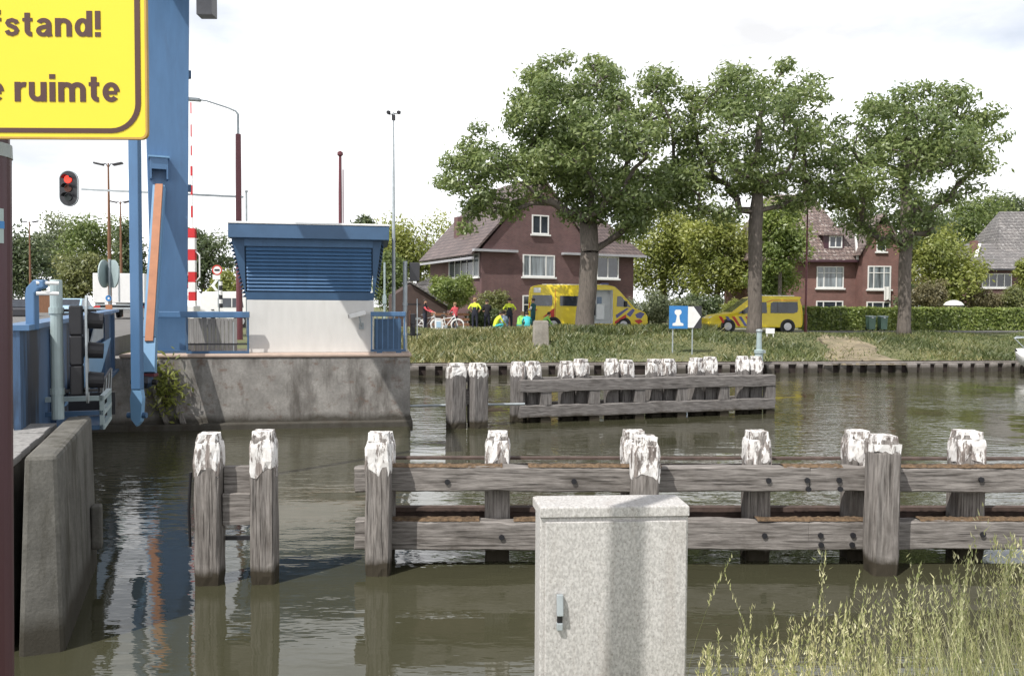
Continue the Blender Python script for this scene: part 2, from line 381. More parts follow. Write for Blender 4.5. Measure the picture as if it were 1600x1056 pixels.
    def build(s, name, mats, parent=None, loc=None, rotz=0, bevel=0, smooth=False, rot=None):
        me = bpy.data.meshes.new(name); me.from_pydata(s.v, [], s.f)
        for m in (mats if isinstance(mats, (list, tuple)) else [mats]): me.materials.append(M[m] if isinstance(m, str) else m)
        me.polygons.foreach_set('material_index', s.m)
        bm = bmesh.new(); bm.from_mesh(me)
        bmesh.ops.recalc_face_normals(bm, faces=bm.faces)
        if bevel:
            es = [e for e in bm.edges if len(e.link_faces) == 2 and e.calc_face_angle() > R(30)]
            bmesh.ops.bevel(bm, geom=es, offset=bevel, segments=2, profile=.5, affect='EDGES', clamp_overlap=True)
        bm.to_mesh(me); bm.free()
        if smooth: me.polygons.foreach_set('use_smooth', [True]*len(me.polygons))
        o = bpy.data.objects.new(name, me); COL.objects.link(o)
        if parent: o.parent = parent
        if loc is not None: o.location = loc
        if rot is not None: o.rotation_euler = rot
        elif rotz: o.rotation_euler = (0, 0, rotz)
        return o
def tag(o, label=None, cat=None, group=None, kind=None):
    if label: o['label'] = label
    if cat: o['category'] = cat
    if group: o['group'] = group
    if kind: o['kind'] = kind
    return o
def thing(name, label, cat, loc=(0, 0, 0), rotz=0, group=None):
    o = bpy.data.objects.new(name, None); COL.objects.link(o); o.empty_display_size = .3
    o.location = loc; o.rotation_euler = (0, 0, rotz)
    return tag(o, label, cat, group)
def copy_tree(o, parent=None):
    c = o.copy(); COL.objects.link(c); c.parent = parent
    for ch in [x for x in bpy.data.objects if x.parent == o]: copy_tree(ch, c)
    return c

def leaf_object(name, C, L, Wd, mat, parent=None, rng=None, up=.6, N=None):
    n = len(C); rng = rng or np.random.default_rng(1)
    nr = rng.normal(size=(n, 3)); nr[:, 2] += up
    if N is not None: nr += N
    nr /= np.linalg.norm(nr, axis=1)[:, None]+1e-9
    t = rng.normal(size=(n, 3)); t -= nr*np.sum(t*nr, axis=1)[:, None]; t /= np.linalg.norm(t, axis=1)[:, None]+1e-9
    b = np.cross(nr, t)
    k = rng.uniform(.7, 1.3, size=(n, 1))
    l_, w_ = L*k, Wd*k
    v = np.empty((n, 4, 3))
    v[:, 0] = C - t*l_; v[:, 1] = C + b*w_ - t*l_*.1; v[:, 2] = C + t*l_; v[:, 3] = C - b*w_ - t*l_*.1
    return raw_quads(name, v.reshape(-1, 3), mat, parent)
def raw_quads(name, v, mat, parent=None):
    n = len(v)//4
    me = bpy.data.meshes.new(name)
    me.vertices.add(4*n); me.vertices.foreach_set('co', np.ascontiguousarray(v, dtype=np.float32).ravel())
    me.loops.add(4*n); me.loops.foreach_set('vertex_index', np.arange(4*n, dtype=np.int32))
    me.polygons.add(n); me.polygons.foreach_set('loop_start', np.arange(0, 4*n, 4, dtype=np.int32))
    me.update(calc_edges=True); me.materials.append(M[mat])
    o = bpy.data.objects.new(name, me); COL.objects.link(o)
    if parent: o.parent = parent
    return o
# ---------------------------------------------------------------- setting: water, banks, roads
def grid(name, xs, ys, zf, mat, kind='structure'):
    nx, ny = len(xs), len(ys); mb = MB()
    mb.v = [(x, y, zf(x, y)) for y in ys for x in xs]
    for j in range(ny-1):
        for i in range(nx-1): mb.f.append((j*nx+i, j*nx+i+1, (j+1)*nx+i+1, (j+1)*nx+i)); mb.m.append(0)
    return tag(mb.build(name, mat, smooth=True), kind=kind)
w = MB(); w.add([(-200, 1, 0), (200, 1, 0), (200, 70, 0), (-200, 70, 0)], [(0, 1, 2, 3)])
tag(w.build('canal_water', 'water'), kind='structure')
def ss(t): t = max(0, min(1, t)); return t*t*(3-2*t)
QU, QV = Vector((.989, .145, 0)), Vector((-.145, .989, 0))
QO = Vector((-3.8, 31.4, 0))
def hump(x, y): return math.sin(x*.9+y*.3)*.05 + math.sin(x*2.3-y*1.1)*.03
def bank_z(x, y):
    t = (Vector((x, y, 0))-QO).dot(QV)
    if t > 16: return 1.25
    return .40 + .92*ss(t/9.5) - .07*ss((t-10)/3) + (hump(x, y) if .4 < t < 9.5 else 0)
mb = MB(); ss_ = [-12+i*1.0 for i in range(60)] + [50, 60, 80, 120, 250, 700]
ts = [.0, .3, .6] + [1+i*.5 for i in range(24)] + [14, 17, 22, 30, 60, 150, 400, 1500]
for t in ts:
    for s in ss_:
        q = QO + QU*(s if t < 100 else s*4-200) + QV*t; mb.v.append((q.x, q.y, bank_z(q.x, q.y)))
nx = len(ss_)
for j in range(len(ts)-1):
    for i in range(nx-1): mb.f.append((j*nx+i, j*nx+i+1, (j+1)*nx+i+1, (j+1)*nx+i)); mb.m.append(0)
tag(mb.build('far_bank_ground', 'ground', smooth=True), kind='structure')
# bare sandy patch on the far slope
mb = MB(); n1, n2 = 26, 16; rg_s = random.Random(4)
for i in range(n1):
    for j in range(n2):
        u, v_ = i/(n1-1), j/(n2-1)
        q = G(1272+u*70, 42.6, 0).lerp(G(1296+u*128, 33.6+u*.5, 0), v_)
        q.x += .22*math.sin(j*1.1)+rg_s.uniform(-.12, .12); q.y += rg_s.uniform(-.1, .1)
        edge = min(u, 1-u, v_, 1-v_)
        mb.v.append((q.x, q.y, bank_z(q.x, q.y) + (.05 if edge > .09+rg_s.uniform(-.05, .05) else -.07)))
for i in range(n1-1):
    for j in range(n2-1): mb.f.append((i*n2+j, i*n2+j+1, (i+1)*n2+j+1, (i+1)*n2+j)); mb.m.append(0)
tag(mb.build('sandy_path', 'dirt', smooth=True), kind='structure')
# far street: verge strip + asphalt
def strip(name, t0, t1, s0, s1, z, mat):
    m_ = MB(); n = 30
    for i in range(n+1):
        for t in (t0, t1):
            q = QO + QU*(s0+(s1-s0)*i/n) + QV*t; m_.v.append((q.x, q.y, z))
    for i in range(n): m_.f.append((2*i, 2*i+2, 2*i+3, 2*i+1)); m_.m.append(0)
    return tag(m_.build(name, mat), kind='structure')
strip('far_street', 11.5, 16.2, -8, 120, 1.275, 'asphalt')
strip('far_pavement', 16.2, 17.6, -8, 120, 1.34, 'paving')
# land and approach road on the left
BD = Vector((-.36, .933, 0))
mb = MB(); a = Vector((-2.4, 18.9, 0)); b_ = a+BD*15
mb.prism([(-120, -6+18.9, 0), (a.x, a.y, 0), (b_.x, b_.y, 0), (b_.x-250, b_.y+700, 0), (-900, 700, 0)], (0, 0, 1.52))
tag(mb.build('approach_ground', 'ground'), kind='structure')
mb = MB(); p = Vector((-8.6, 18.0, 1.9)); n_ = Vector((-.933, -.36, 0))
mb.v = [tuple(p), tuple(p+n_*9), tuple(p+BD*150+n_*60), tuple(p+BD*150-n_*10)]; mb.f = [(0, 3, 2, 1)]; mb.m = [0]
mb2 = MB(); mb2.prism([Vector(v)-Vector((0, 0, 1.9)) for v in mb.v], (0, 0, 1.9))
tag(mb2.build('approach_road', 'asphalt'), kind='structure')
mb = MB()
for k in range(8):
    q = p+BD*(3+k*7)+n_*4.2; mb.add([q+Vector((0, 0, .006)), q+n_*.15+Vector((0, 0, .006)), q+n_*.15+BD*3+Vector((0, 0, .006)), q+BD*3+Vector((0, 0, .006))], [(0, 1, 2, 3)])
tag(mb.build('road_markings', 'white'), kind='structure')
# near bank under the camera
def nz_(x, y):
    yy = y - .02*x
    return .80 - 1.2*ss((yy-3.35)/1.1) + .03*math.sin(x*3.1+y*2)
grid('near_bank_ground', [-2.9+i*.3 for i in range(60)], [-3+i*.5 for i in range(13)]+[3.2+i*.2 for i in range(10)], nz_, 'ground')

# ---------------------------------------------------------------- far quay wall
quay = thing('quay_wall', 'low canal quay wall of concrete posts with dark gaps along the far bank', 'quay wall', QO)
quay.rotation_euler = (0, 0, math.atan2(QU.y, QU.x))
MB().box((25, .14, .12), (74, .10, .7)).build('panel', 'quay_dark', quay)  # one dark sheet behind the posts, showing as the gaps
for i in range(5):
    MB().box((-5+i*14, .22, .385), (13.98, .42, .10)).build('coping', 'quay', quay, bevel=.02)
for i in range(86):
    if i in (28, 29): continue
    wd = random.uniform(.27, .40)
    MB().box((-9.2+i*.62+random.uniform(-.03, .03), .0, .11+random.uniform(-.02, .0)), (wd, .20, .50), taper=random.uniform(.9, 1)).build('quay_post', 'quay', quay, bevel=.015)

# ---------------------------------------------------------------- far abutment and hut
AA = G(200, 17.15, 0); AR = R(9.5)
AU, AV = Vector((math.cos(AR), math.sin(AR), 0)), Vector((-math.sin(AR), math.cos(AR), 0))
ab = thing('bridge_abutment', 'stained grey concrete bridge abutment below the blue louvred hut', 'abutment', AA, AR)
def rough_box(name, x0, x1, y0, y1, z0, z1, mat, par, nx_=40, nz2=8, amp=.012, bev=True):
    m_ = MB(); m_.box(((x0+x1)/2, (y0+y1)/2, (z0+z1)/2), (x1-x0, y1-y0, z1-z0))
    return m_.build(name, mat, par, bevel=.03)
LW = 5.78
rough_box('wall', -14, LW, .06, 2.2, -.6, 1.50, 'concrete', ab)
rough_box('footing', -14, LW+.05, -.10, 2.0, -.6, .13, 'concrete', ab)
rough_box('top_slab', -.2, LW+.03, .03, 2.23, 1.503, 1.585, 'pinkstone', ab)
for i, (x, a_) in enumerate(((.28, .42), (.62, .40))):       # two slanting fender timbers
    MB().bar((x, .0, 1.45), (x+a_*1.15, -.02, .12), .09, .09).build('slanting_timber', 'wood_z', ab)
def aloc(px, py, dv):       # abutment local x,z of a photo point on plane local y=dv
    o = AA + AV*dv; v = ray(px, py); t = (o-CAM).dot(AV)/v.dot(AV); q = CAM+v*t
    return (q-AA).dot(AU), q.z
HX0, _ = aloc(386, 520, .45); HX1, _ = aloc(584, 520, .45)
hz0, hz1 = 1.585, aloc(480, 469, .45)[1]
hzT = aloc(480, 372, .2)[1]; hzF0 = aloc(360, 371, .0)[1]; hzF1 = aloc(360, 349, .0)[1]
hut = thing('control_hut', 'small bridge hut with white base and flared dark blue louvred upper half', 'hut', AA+AU*HX0+AV*.45, AR)
HW = HX1-HX0; HD = 1.5; fl = .22
MB().box((HW/2, HD/2, (hz0+hz1)/2-0), (HW, HD, hz1-hz0)).build('white_base', 'wall_white', hut, bevel=.012)
zB, zT = hz1+.003, hzF0
hl = .30; hr = .17
def flare(z): return (z-zB)/(zT-zB)
# flared upper body: left, right, back closed; front frame boards + slats
mb = MB()
bt = [(0, 0), (HW, 0), (HW, HD), (0, HD)]; tp = [(-hl+.02, -.20), (HW+hr, -.20), (HW+hr, HD+.2), (-hl+.02, HD+.2)]
ins = .10
mb.add([(x+(ins if i in (0, 3) else -ins), y+(ins if i in (0, 1) else -ins), zB) for i, (x, y) in enumerate(bt)] + [(x+(ins if i in (0, 3) else -ins), y+(ins if i in (0, 1) else -ins), zT) for i, (x, y) in enumerate(tp)],
       [(3, 2, 1, 0), (4, 5, 6, 7), (0, 1, 5, 4), (1, 2, 6, 5), (2, 3, 7, 6), (3, 0, 4, 7)])
mb.build('inner_casing', 'blue_dark', hut)
def fr(x, z, out=0): return Vector((x, -.20*flare(z)-out, z))
zs0 = zB+.17; zs1 = aloc(480, 386, .3)[1]
# lower apron
mb = MB(); lx = lambda z: (-hl+.02)*flare(z); rx = lambda z: HW+hr*flare(z)
def slab(m_, x0a, x1a, za, x0b, x1b, zb, th=.05, out=0):
    q = [fr(x0a, za, out), fr(x1a, za, out), fr(x1b, zb, out), fr(x0b, zb, out)]
    m_.prism(q, (0, th, 0))
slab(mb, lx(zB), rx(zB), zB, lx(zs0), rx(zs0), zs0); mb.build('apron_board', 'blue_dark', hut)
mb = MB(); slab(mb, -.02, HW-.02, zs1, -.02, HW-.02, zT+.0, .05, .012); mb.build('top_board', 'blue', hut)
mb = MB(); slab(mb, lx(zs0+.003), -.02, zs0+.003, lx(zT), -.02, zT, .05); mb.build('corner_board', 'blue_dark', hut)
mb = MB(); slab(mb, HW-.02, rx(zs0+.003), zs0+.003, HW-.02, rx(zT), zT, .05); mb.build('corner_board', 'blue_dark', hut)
ns = 12
for k in range(ns):
    z = zs0+.02+(zs1-zs0-.04)*(k+.5)/ns; h = (zs1-zs0)/ns
    c = fr(HW/2-.02, z, .0)
    m_ = MB(); m_.box(c+Vector((0, .02, 0)), (HW-.06, .012, h*1.05), (R(-38), 0, 0))
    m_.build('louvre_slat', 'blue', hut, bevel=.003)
for side, x0 in (('l', 0), ('r', 1)):
    for k in range(15):
        f_ = (k+.5)/15; z = zB+.05+(zT-zB-.08)*f_
        x = (lx(z)-.0) if side == 'l' else rx(z)
        m_ = MB(); m_.box((x+(-.03 if side == 'l' else .02), HD/2, z), (.10, HD+.25*f_, .014), (0, R(-40 if side == 'l' else 40), 0))
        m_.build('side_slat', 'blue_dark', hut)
RL0, RR0 = aloc(356, 360, .0)[0]-HX0, aloc(608, 362, .0)[0]-HX0
MB().box(((RL0+RR0)/2, HD/2, (hzF0+hzF1)/2), (RR0-RL0, HD+.9, hzF1-hzF0)).build('roof_fascia', 'blue_dark', hut, bevel=.01)
MB().box(((RL0+RR0)/2, HD/2, hzF1+.025), (RR0-RL0+.03, HD+.93, .045)).build('roof', 'white', hut, bevel=.01)
MB().lathe([(.05, 0), (.05, .06), (.09, .07), (.02, .1)], (HW*.52, HD/2, hzF1+.045)).build('roof_vent', 'steel', hut)

# cctv camera on the hut wall
cc = thing('security_camera', 'white tube security camera fixed low on the right of the hut wall', 'camera', AA+AU*(HX1-.33)+AV*.43+Vector((0, 0, 2.42)), AR)
MB().box((-.02, -.16, .0), (.36, .11, .10), (0, R(-14), 0)).build('housing', 'white', cc, bevel=.02)
MB().disc((-.205, -.16, -.045), .042, (-1, 0, -.25), .012).build('lens', 'black', cc)
MB().path([(.02, -.15, -.05), (.05, -.1, -.2), (.06, 0, -.25)], .018, 6).build('bracket', 'steel', cc)
MB().box((.06, -.005, -.25), (.1, .03, .14)).build('mounting_plate', 'steel', cc)

# railings on the abutment
def arail(name, label, px0, px1, pytop, dv, posts, extra=None):
    x0, zt = aloc(px0, pytop, dv); x1, _ = aloc(px1, pytop, dv)
    t = thing(name, label, 'railing', AA+AU*x0+AV*dv+Vector((0, 0, 1.585)), AR); return t, x1-x0, zt-1.585
t, wd, ht = arail('blue_railing', 'blue topped railing with slim posts left of the white hut base', 292, 389, 487, .18, 0)
MB().box((wd/2-.3, 0, ht-.06), (wd+.62, .09, .13)).build('top_rail', 'blue', t, bevel=.012)
MB().box((wd/2, 0, .20), (wd, .03, .03)).build('middle_rail', 'black', t)
MB().box((wd/2, 0, .03), (wd, .05, .05)).build('bottom_rail', 'blue_dark', t)
for x in (.0, wd-.02): MB().box((x, 0, ht/2-.063), (.035, .035, ht-.13)).build('post', 'blue_dark', t)
MB().box((wd-.32, .0, (ht-.13)/2-.15), (.02, .02, ht)).build('post', 'steel', t)
f0, fz = aloc(288, 497, .42); f1, _ = aloc(369, 497, .42)
t = thing('board_fence', 'weathered grey vertical board fence behind the blue railing', 'fence', AA+AU*f0+AV*.55+Vector((0, 0, 1.585)), AR)
nb = 12
for k in range(nb):
    MB().box(((k+.5)*(f1-f0)/nb, random.uniform(-.006, .006), (fz-1.585)/2), ((f1-f0)/nb-.008, .025, fz-1.585+random.uniform(-.02, .0)), (0, 0, R(random.uniform(-2, 2)))).build('fence_board', 'grey_boards', t)
MB().box(((f1-f0)/2, .04, .2), (f1-f0, .04, .06)).build('cross_rail', 'grey_boards', t)
t, wd, ht = arail('railing_cage', 'blue barred railing cage at the right end of the abutment', 579, 634, 487, .22, 0)
MB().box((wd/2, -.0, ht-.05), (wd, .07, .10)).build('top_rail', 'blue', t, bevel=.012)
MB().box((wd-.035, .45, ht-.05), (.07, .83, .10)).build('top_rail', 'blue', t, bevel=.012)
MB().box((wd/2, 0, .055), (wd, .05, .05)).build('bottom_rail', 'blue_dark', t)
MB().box((wd/2, .55, ht/2-.06), (wd-.16, .03, ht-.2)).build('dark_backing', 'blue_dark', t)
for k in range(7):
    MB().box((.02+k*(wd-.05)/6, 0, ht/2-.02), (.03 if k in (0, 6) else .018, .03, ht-.17)).build('bar', 'blue', t)
for k in range(2): MB().box((wd*(.25+.55*k), 0, .015), (.12, .05, .03)).build('foot', 'blue_dark', t)

# slim aerial mast with a wind gauge
mz = ZP(617, 176, 19.6); q = G(615, 19.6, 1.5)
t = thing('aerial_mast', 'tall thin grey mast topped by a small wind gauge behind the hut railing', 'mast', q)
MB().path([(0, 0, 0), (0, 0, 2.6), (0, 0, mz-1.5-1.0), (0, 0, mz-1.5)], [.045, .04, .022, .018], 10).build('pole', 'steel', t)
MB().tube((.0, 0, mz-1.5), (.02, 0, mz-1.0), .008, .005).build('aerial', 'steel', t)
mb = MB(); mb.bar((-.12, 0, mz-1.55), (.12, 0, mz-1.52), .02, .02)
for s_ in (-1, 1): mb.lathe([(.0, -.05), (.05, -.03), (.05, .03), (.0, .05)], (s_*.12, 0, mz-1.5), 8)
mb.box((.0, .0, mz-1.62), (.08, .08, .12)).build('wind_gauge', 'black', t)

# ship signal beside the cage (far one) and the near one
def ship_signal(name, label, loc, rz, side, post_h, r, plate_z0, plate_h, matp, n_l=3, hood=True, orange=False):
    t = thing(name, label, 'signal', loc, rz)
    MB().path([(0, 0, 0), (0, 0, post_h-.02), (0, 0, post_h)], [r, r, r*.9], 14).build('post', matp, t, smooth=False)
    for z in (plate_z0+plate_h*.12, plate_z0+plate_h*.86):
        MB().bar((0, 0, z), (side*.36, 0, z), .03, .03).build('bracket', 'black', t); MB().lathe([(r+.012, -.03), (r+.012, .03)], (0, 0, z), 14).build('clamp', matp, t)
    px_ = side*.26
    pl = []
    for k in range(24):
        a_ = 2*math.pi*k/24; pl.append((px_, .15*math.cos(a_), plate_z0 + (plate_h-.15 if math.sin(a_) > 0 else .15) + .15*math.sin(a_)))
    MB().prism(pl, (side*.02, 0, 0)).build('backing_board', 'steel', t)
    for k in range(n_l):
        z = plate_z0+plate_h*(.22+.275*k)
        MB().box((px_-side*.085, 0, z), (.12, .19, plate_h*.272)).build('lamp_housing', 'black', t, bevel=.015)
        if hood:
            m_ = MB(); m_.path([(px_+side*.02, 0, z), (px_+side*.16, 0, z-.01)], [.085, .08], 14, cap=False)
            m_.disc((px_+side*.035, 0, z), .085, (side, 0, 0), .01); m_.build('visor', 'black', t)
        if orange and k == 1: MB().box((px_-side*.152, -.02, z), (.004, .16, plate_h*.42)).build('amber_panel', 'orange', t)
    return t
q = G(88, 8.35, 1.45)
ship_signal('ship_signal', 'grey green post with a dark three lamp ship signal seen edge on', q, R(24), 1, ZP(88, 437, 8.35)-1.45, .058, ZP(125, 632, 8.35)-1.45, 1.10, 'greygreen')
q = G(633, 18.9, 1.5)
ship_signal('ship_signal', 'slim grey post with a dark amber sided ship signal right of the hut', q, R(8), 1, ZP(634, 408, 18.9)-1.5, .05, ZP(645, 530, 18.9)-1.5, .92, 'steel', 2, False, True)
q = X(648, 425, 18.9)
tag(MB().box((0, 0, 0), (.22, .12, .42)).bar((-.18, 0, .1), (-.1, 0, .1), .03, .03).bar((-.18, 0, -.19), (.05, 0, -.19), .03, .03).build('loudspeaker_box', 'carblack', None, q, bevel=.01), 'small dark box mounted high on the slim grey signal post', 'box')
# weeds on the abutment wall
rng = np.random.default_rng(5)
C = []
for k in range(420):
    x, z = aloc(262+rng.normal()*14, 605+rng.normal()*22, .0); C.append(AA+AU*x+AV*(-.02-abs(rng.normal())*.12)+Vector((0, 0, z)))
o = leaf_object('wall_weed', np.array(C), .075, .022, 'leaf_yel', None, rng, .3)
tag(o, 'leafy green weed growing out of the abutment wall', 'weed')

# ---------------------------------------------------------------- near abutment
NR = math.atan2(.36, .933)
na = thing('near_abutment', 'dark mossy concrete bridge pier at the lower left of the water', 'abutment', G(87, 6.15, 0), NR)
MB().add([(-.30, 0, -.5), (.04, 0, -.5), (.04, 2.35, -.5), (-.30, 2.35, -.5), (-.22, 0, 1.49), (0, 0, 1.49), (0, 2.25, 1.50), (-.22, 2.25, 1.50)],
         [(3, 2, 1, 0), (4, 5, 6, 7), (0, 1, 5, 4), (1, 2, 6, 5), (2, 3, 7, 6), (3, 0, 4, 7)]).build('front_wall', 'concrete_near', na, bevel=.035)
MB().box((-.9, 1.25, .43), (1.1, 2.3, 1.9)).build('rear_wall', 'concrete_near', na, bevel=.03)
for k in range(6): MB().box((-.62, .28+k*.36, 1.42), (.62, .34, .06), (0, R(random.uniform(-2, 2)), R(random.uniform(-1, 1)))).build('cover_plank', 'grey_boards', na, bevel=.006)
MB().box((-3, 1.6, .6), (3.0, 2.2, 1.6)).build('side_wall', 'concrete_near', na)
MB().box((.07, 1.9, .47), (.09, .16, .42)).build('fender_block', 'concrete_near', na, bevel=.02)

# ---------------------------------------------------------------- bridge leaf, portal tower
LO = G(30, 7.6, 0)
leaf = thing('bridge_leaf', 'blue steel deck of the drawbridge with grimy side girder', 'bridge', LO, NR)
LEN = 10.2
def lz(px, py, d): return ZP(px, py, d)
pts = [(0, 0, 1.15), (0, LEN, 1.30), (0, LEN, 2.46), (0, 0, 2.36)]
MB().prism(pts, (-.06, 0, 0)).build('side_girder', 'blue_grimy', leaf)
MB().prism([(0.08, -.02, 2.363), (0.08, LEN, 2.463), (-.16, LEN, 2.463), (-.16, -.02, 2.363)], (0, 0, .05)).build('top_flange', 'blue', leaf)
MB().prism([(0.07, -.02, 1.10), (0.07, LEN, 1.25), (-.16, LEN, 1.25), (-.16, -.02, 1.10)], (0, 0, .045)).build('bottom_flange', 'blue_dark', leaf)
for k in range(5): MB().box((.03, 1.7+k*1.9, 1.78+k*.02), (.055, .02, 1.1)).build('stiffener', 'blue_grimy', leaf)
MB().box((-4.3, LEN/2, 1.93), (8.2, LEN, .10)).build('deck', 'asphalt', leaf)
for k in range(5): MB().box((-4.3, 1+k*2.05, 1.62), (8.0, .16, .5)).build('cross_beam', 'blue_dark', leaf)
MB().prism([(-8.55, 0, 1.15), (-8.55, LEN, 1.30), (-8.55, LEN, 2.46), (-8.55, 0, 2.36)], (-.06, 0, 0)).build('side_girder', 'blue_grimy', leaf)
MB().prism([(.09, 2.2, 1.42), (.09, 6.4, 1.52), (.09, 8.2, 2.0), (.09, 4.6, 1.95)], (-.02, 0, 0)).build('splash_plate', 'blue_light', leaf)
MB().prism([(.105, 4.7, 2.02), (.105, 6.6, 2.06), (.105, 6.6, 2.3), (.105, 5.3, 2.26)], (-.02, 0, 0)).build('pale_plate', 'steel', leaf)
# hooked blue rail end at the near edge
q = G(47, 7.9, 2.36)
t = thing('hooked_rail', 'blue hooked rail end with two white pins standing on the girder', 'rail', q, 0)
hk = ZP(50, 437, 7.9)-2.36
MB().prism([(-.05, 0, 0), (.04, 0, 0), (.04, 0, hk*.72), (.08, 0, hk*.82), (.13, 0, hk*.84), (.13, 0, hk), (.03, 0, hk), (-.04, 0, hk*.84), (-.05, 0, hk*.7)], (0, .09, 0)).build('hook', 'blue', t, bevel=.012)
for dz in (-.03, -.13): MB().tube((.06, 0, hk+dz), (.22, .1, hk+dz), .018).build('pin', 'white', t)
# maintenance platform frame under the leaf
q = G(140, 9.3, 0)
t = thing('maintenance_platform', 'light blue steel frame platform hung beside the near pier', 'platform', q, NR)
def zz(py): return ZP(140, py, 9.3)
for x, y in ((.14, -.3), (.14, .55), (-.5, -.3), (-.5, .55)): MB().box((x, y, (zz(618)+zz(662))/2), (.045, .045, zz(618)-zz(662))).build('upright', 'greygreen', t)
for z in (zz(618), zz(640), zz(662)):
    MB().box((.14, .125, z), (.05, .9, .05)).build('side_bar', 'greygreen', t); MB().box((-.18, -.3, z), (.66, .05, .05)).build('cross_bar', 'greygreen' if z > zz(630) else 'blue_dark', t)
MB().box((-.18, .125, zz(660)), (.6, .8, .02)).build('floor_plate', 'blue_dark', t)
MB().box((-.05, .62, (zz(618)+zz(662))/2), (.5, .03, zz(618)-zz(662)-.05)).build('dark_backing', 'black', t)  # added black sheet, paints the shade inside the frame
MB().box((-.52, .125, (zz(618)+zz(662))/2), (.03, .8, zz(618)-zz(662)-.05)).build('shade_side_sheet', 'black', t)  # second black sheet for the painted shade in the opening
q = G(165, 11.6, 0)
t = thing('striped_board', 'dark board with pale slanting stripes under the bridge deck', 'hazard board', q, NR)
z0, z1 = ZP(165, 622, 11.6), ZP(165, 587, 11.6)
MB().prism([(0, -.9, z0-.1), (0, .9, z0+.04), (0, .9, z1+.05), (0, -.9, z1-.08)], (-.03, 0, 0)).build('board', 'black', t)
for k in range(4): MB().prism([(.004, -.75+k*.42, z0-.02+k*.03), (.004, -.62+k*.42, z0-.01+k*.03), (.004, -.42+k*.42, z1-.05+k*.03), (.004, -.55+k*.42, z1-.06+k*.03)], (.004, 0, 0)).build('stripe', 'steel', t)

# tower
TD = 17.75
tq = G(267, TD, 1.585)
tw = thing('bridge_tower', 'tall blue steel drawbridge tower with a boxed push rod opening', 'bridge tower', tq, R(24))
def tl(px, py, d=TD): q_ = X(px, py, d); return (q_.x-tq.x), q_.z-1.585
xb0, _ = tl(241, 548); xb1, _ = tl(291, 548); xt0, zt = tl(226, 0); xt1, _ = tl(293.5, 0)
def ext(a_, b_, k): return a_+(b_-a_)*k
TK = 1.18
H = zt*TK; XT0, XT1 = ext(xb0, xt0, TK), ext(xb1, xt1, TK)
MB().add([(xb0, 0, 0), (xb1, 0, 0), (xb1, .75, 0), (xb0, .75, 0), (XT0, 0, H), (XT1, 0, H), (XT1, .75, H), (XT0, .75, H)],
         [(3, 2, 1, 0), (4, 5, 6, 7), (0, 1, 5, 4), (1, 2, 6, 5), (2, 3, 7, 6), (3, 0, 4, 7)]).build('column', 'blue', tw, bevel=.012)
MB().box(((xb0+xb1)/2, .37, .03), (xb1-xb0+.12, .95, .06)).build('base_plate', 'blue_dark', tw)
bx0, bz0 = tl(237, 283); bx1, bz1 = tl(262, 251)
mb = MB(); bw = bx1-bx0
for x in (bx0+.015, bx1-.015): mb.box((x, -.14, (bz0+bz1)/2), (.03, .28, bz1-bz0))
mb.box(((bx0+bx1)/2, -.265, (bz0+bz1)/2+.1), (bw-.062, .03, bz1-bz0-.2)); mb.build('rod_box', 'blue', tw)
MB().box(((bx0+bx1)/2, -.15, bz1+.02), (bw+.06, .34, .035)).build('box_lid', 'blue_light', tw)
for zpx in (108, 290):
    x_, z_ = tl(294, zpx); MB().box((x_+.0, .3, z_), (.09, .2, .14), bevel if False else None).build('hinge', 'blue_dark', tw)
# push rod from the tower box down to the leaf
p0 = X(249, 292, TD-.2); p1 = X(234, 528, TD-1.35); p2 = X(229, 583, TD-1.6)
rod = thing('push_rod', 'slanting orange faced blue push rod in front of the bridge tower', 'push rod', p2)
mb = MB(); mb.bar(p0-p2, p1-p2, .23, .16); mb.build('rod', 'blue_light', rod)
dd = (p1-p0).normalized()
nr_ = Vector((0, -1, 0)); nr_ = (nr_-dd*nr_.dot(dd)).normalized(); sx_ = dd.cross(nr_)*-1
if sx_.x < 0: sx_ = -sx_
mb = MB(); mb.bar(p0-p2+nr_*.10+sx_*.035, p1-p2+nr_*.10+sx_*.035+dd*.1, .15, .05); mb.build('orange_face', 'orange', rod)
mb = MB(); mb.bar(p1-p2+dd*.02, Vector((0, 0, 0)), .26, .18, 0, .33, .18); mb.build('rod_end', 'blue_light', rod)
mb = MB(); mb.box((0, .02, -.03), (.36, .2, .06)); mb.build('end_plate', 'lampred', rod)
mb = MB(); mb.lathe([(.0, -.30), (.1, -.27), (.15, -.18), (.13, -.06), (.05, -.03)], (-.02, 0, 0), 14); mb.build('pivot_knuckle', 'blue_grimy', rod)
mb = MB(); mb.tube((-.3, 0, -.17), (.2, 0, -.17), .05); mb.build('pivot_pin', 'black', rod)
# hanging link and balance beam
LD = 11.2
l0 = X(208, 608, LD); l1 = X(208, 0, LD)
bdir = Vector((tq.x, TD+.3, 0)) - Vector((l1.x, LD, 0)); bdir.normalize()
zb = 7.6; TB = Vector((tq.x, TD+.3, 0))-Vector((l1.x, LD, 0)); SLB = Vector((bdir.x, bdir.y, 2.4/TB.length))
beam = thing('balance_beam', 'blue hanging link dropping from the overhead balance beam to the deck', 'balance beam', (l1.x, LD, 0), 0)
ll = Vector((l1.x, LD, 0))
MB().box((0, 0, (l0.z+zb)/2-.15), (.128, .12, zb-l0.z-.3)).build('hanging_link', 'blue', beam, bevel=.01)
lw = ZP(208, 660, LD)
MB().prism([(-.065, -.05, l0.z), (.065, -.05, l0.z), (.085, -.05, l0.z-.12), (.06, -.05, lw+.02), (.0, -.05, lw-.05), (-.075, -.05, lw+.05), (-.085, -.05, l0.z-.12)], (0, .1, 0)).build('link_end', 'blue_light', beam, bevel=.006)
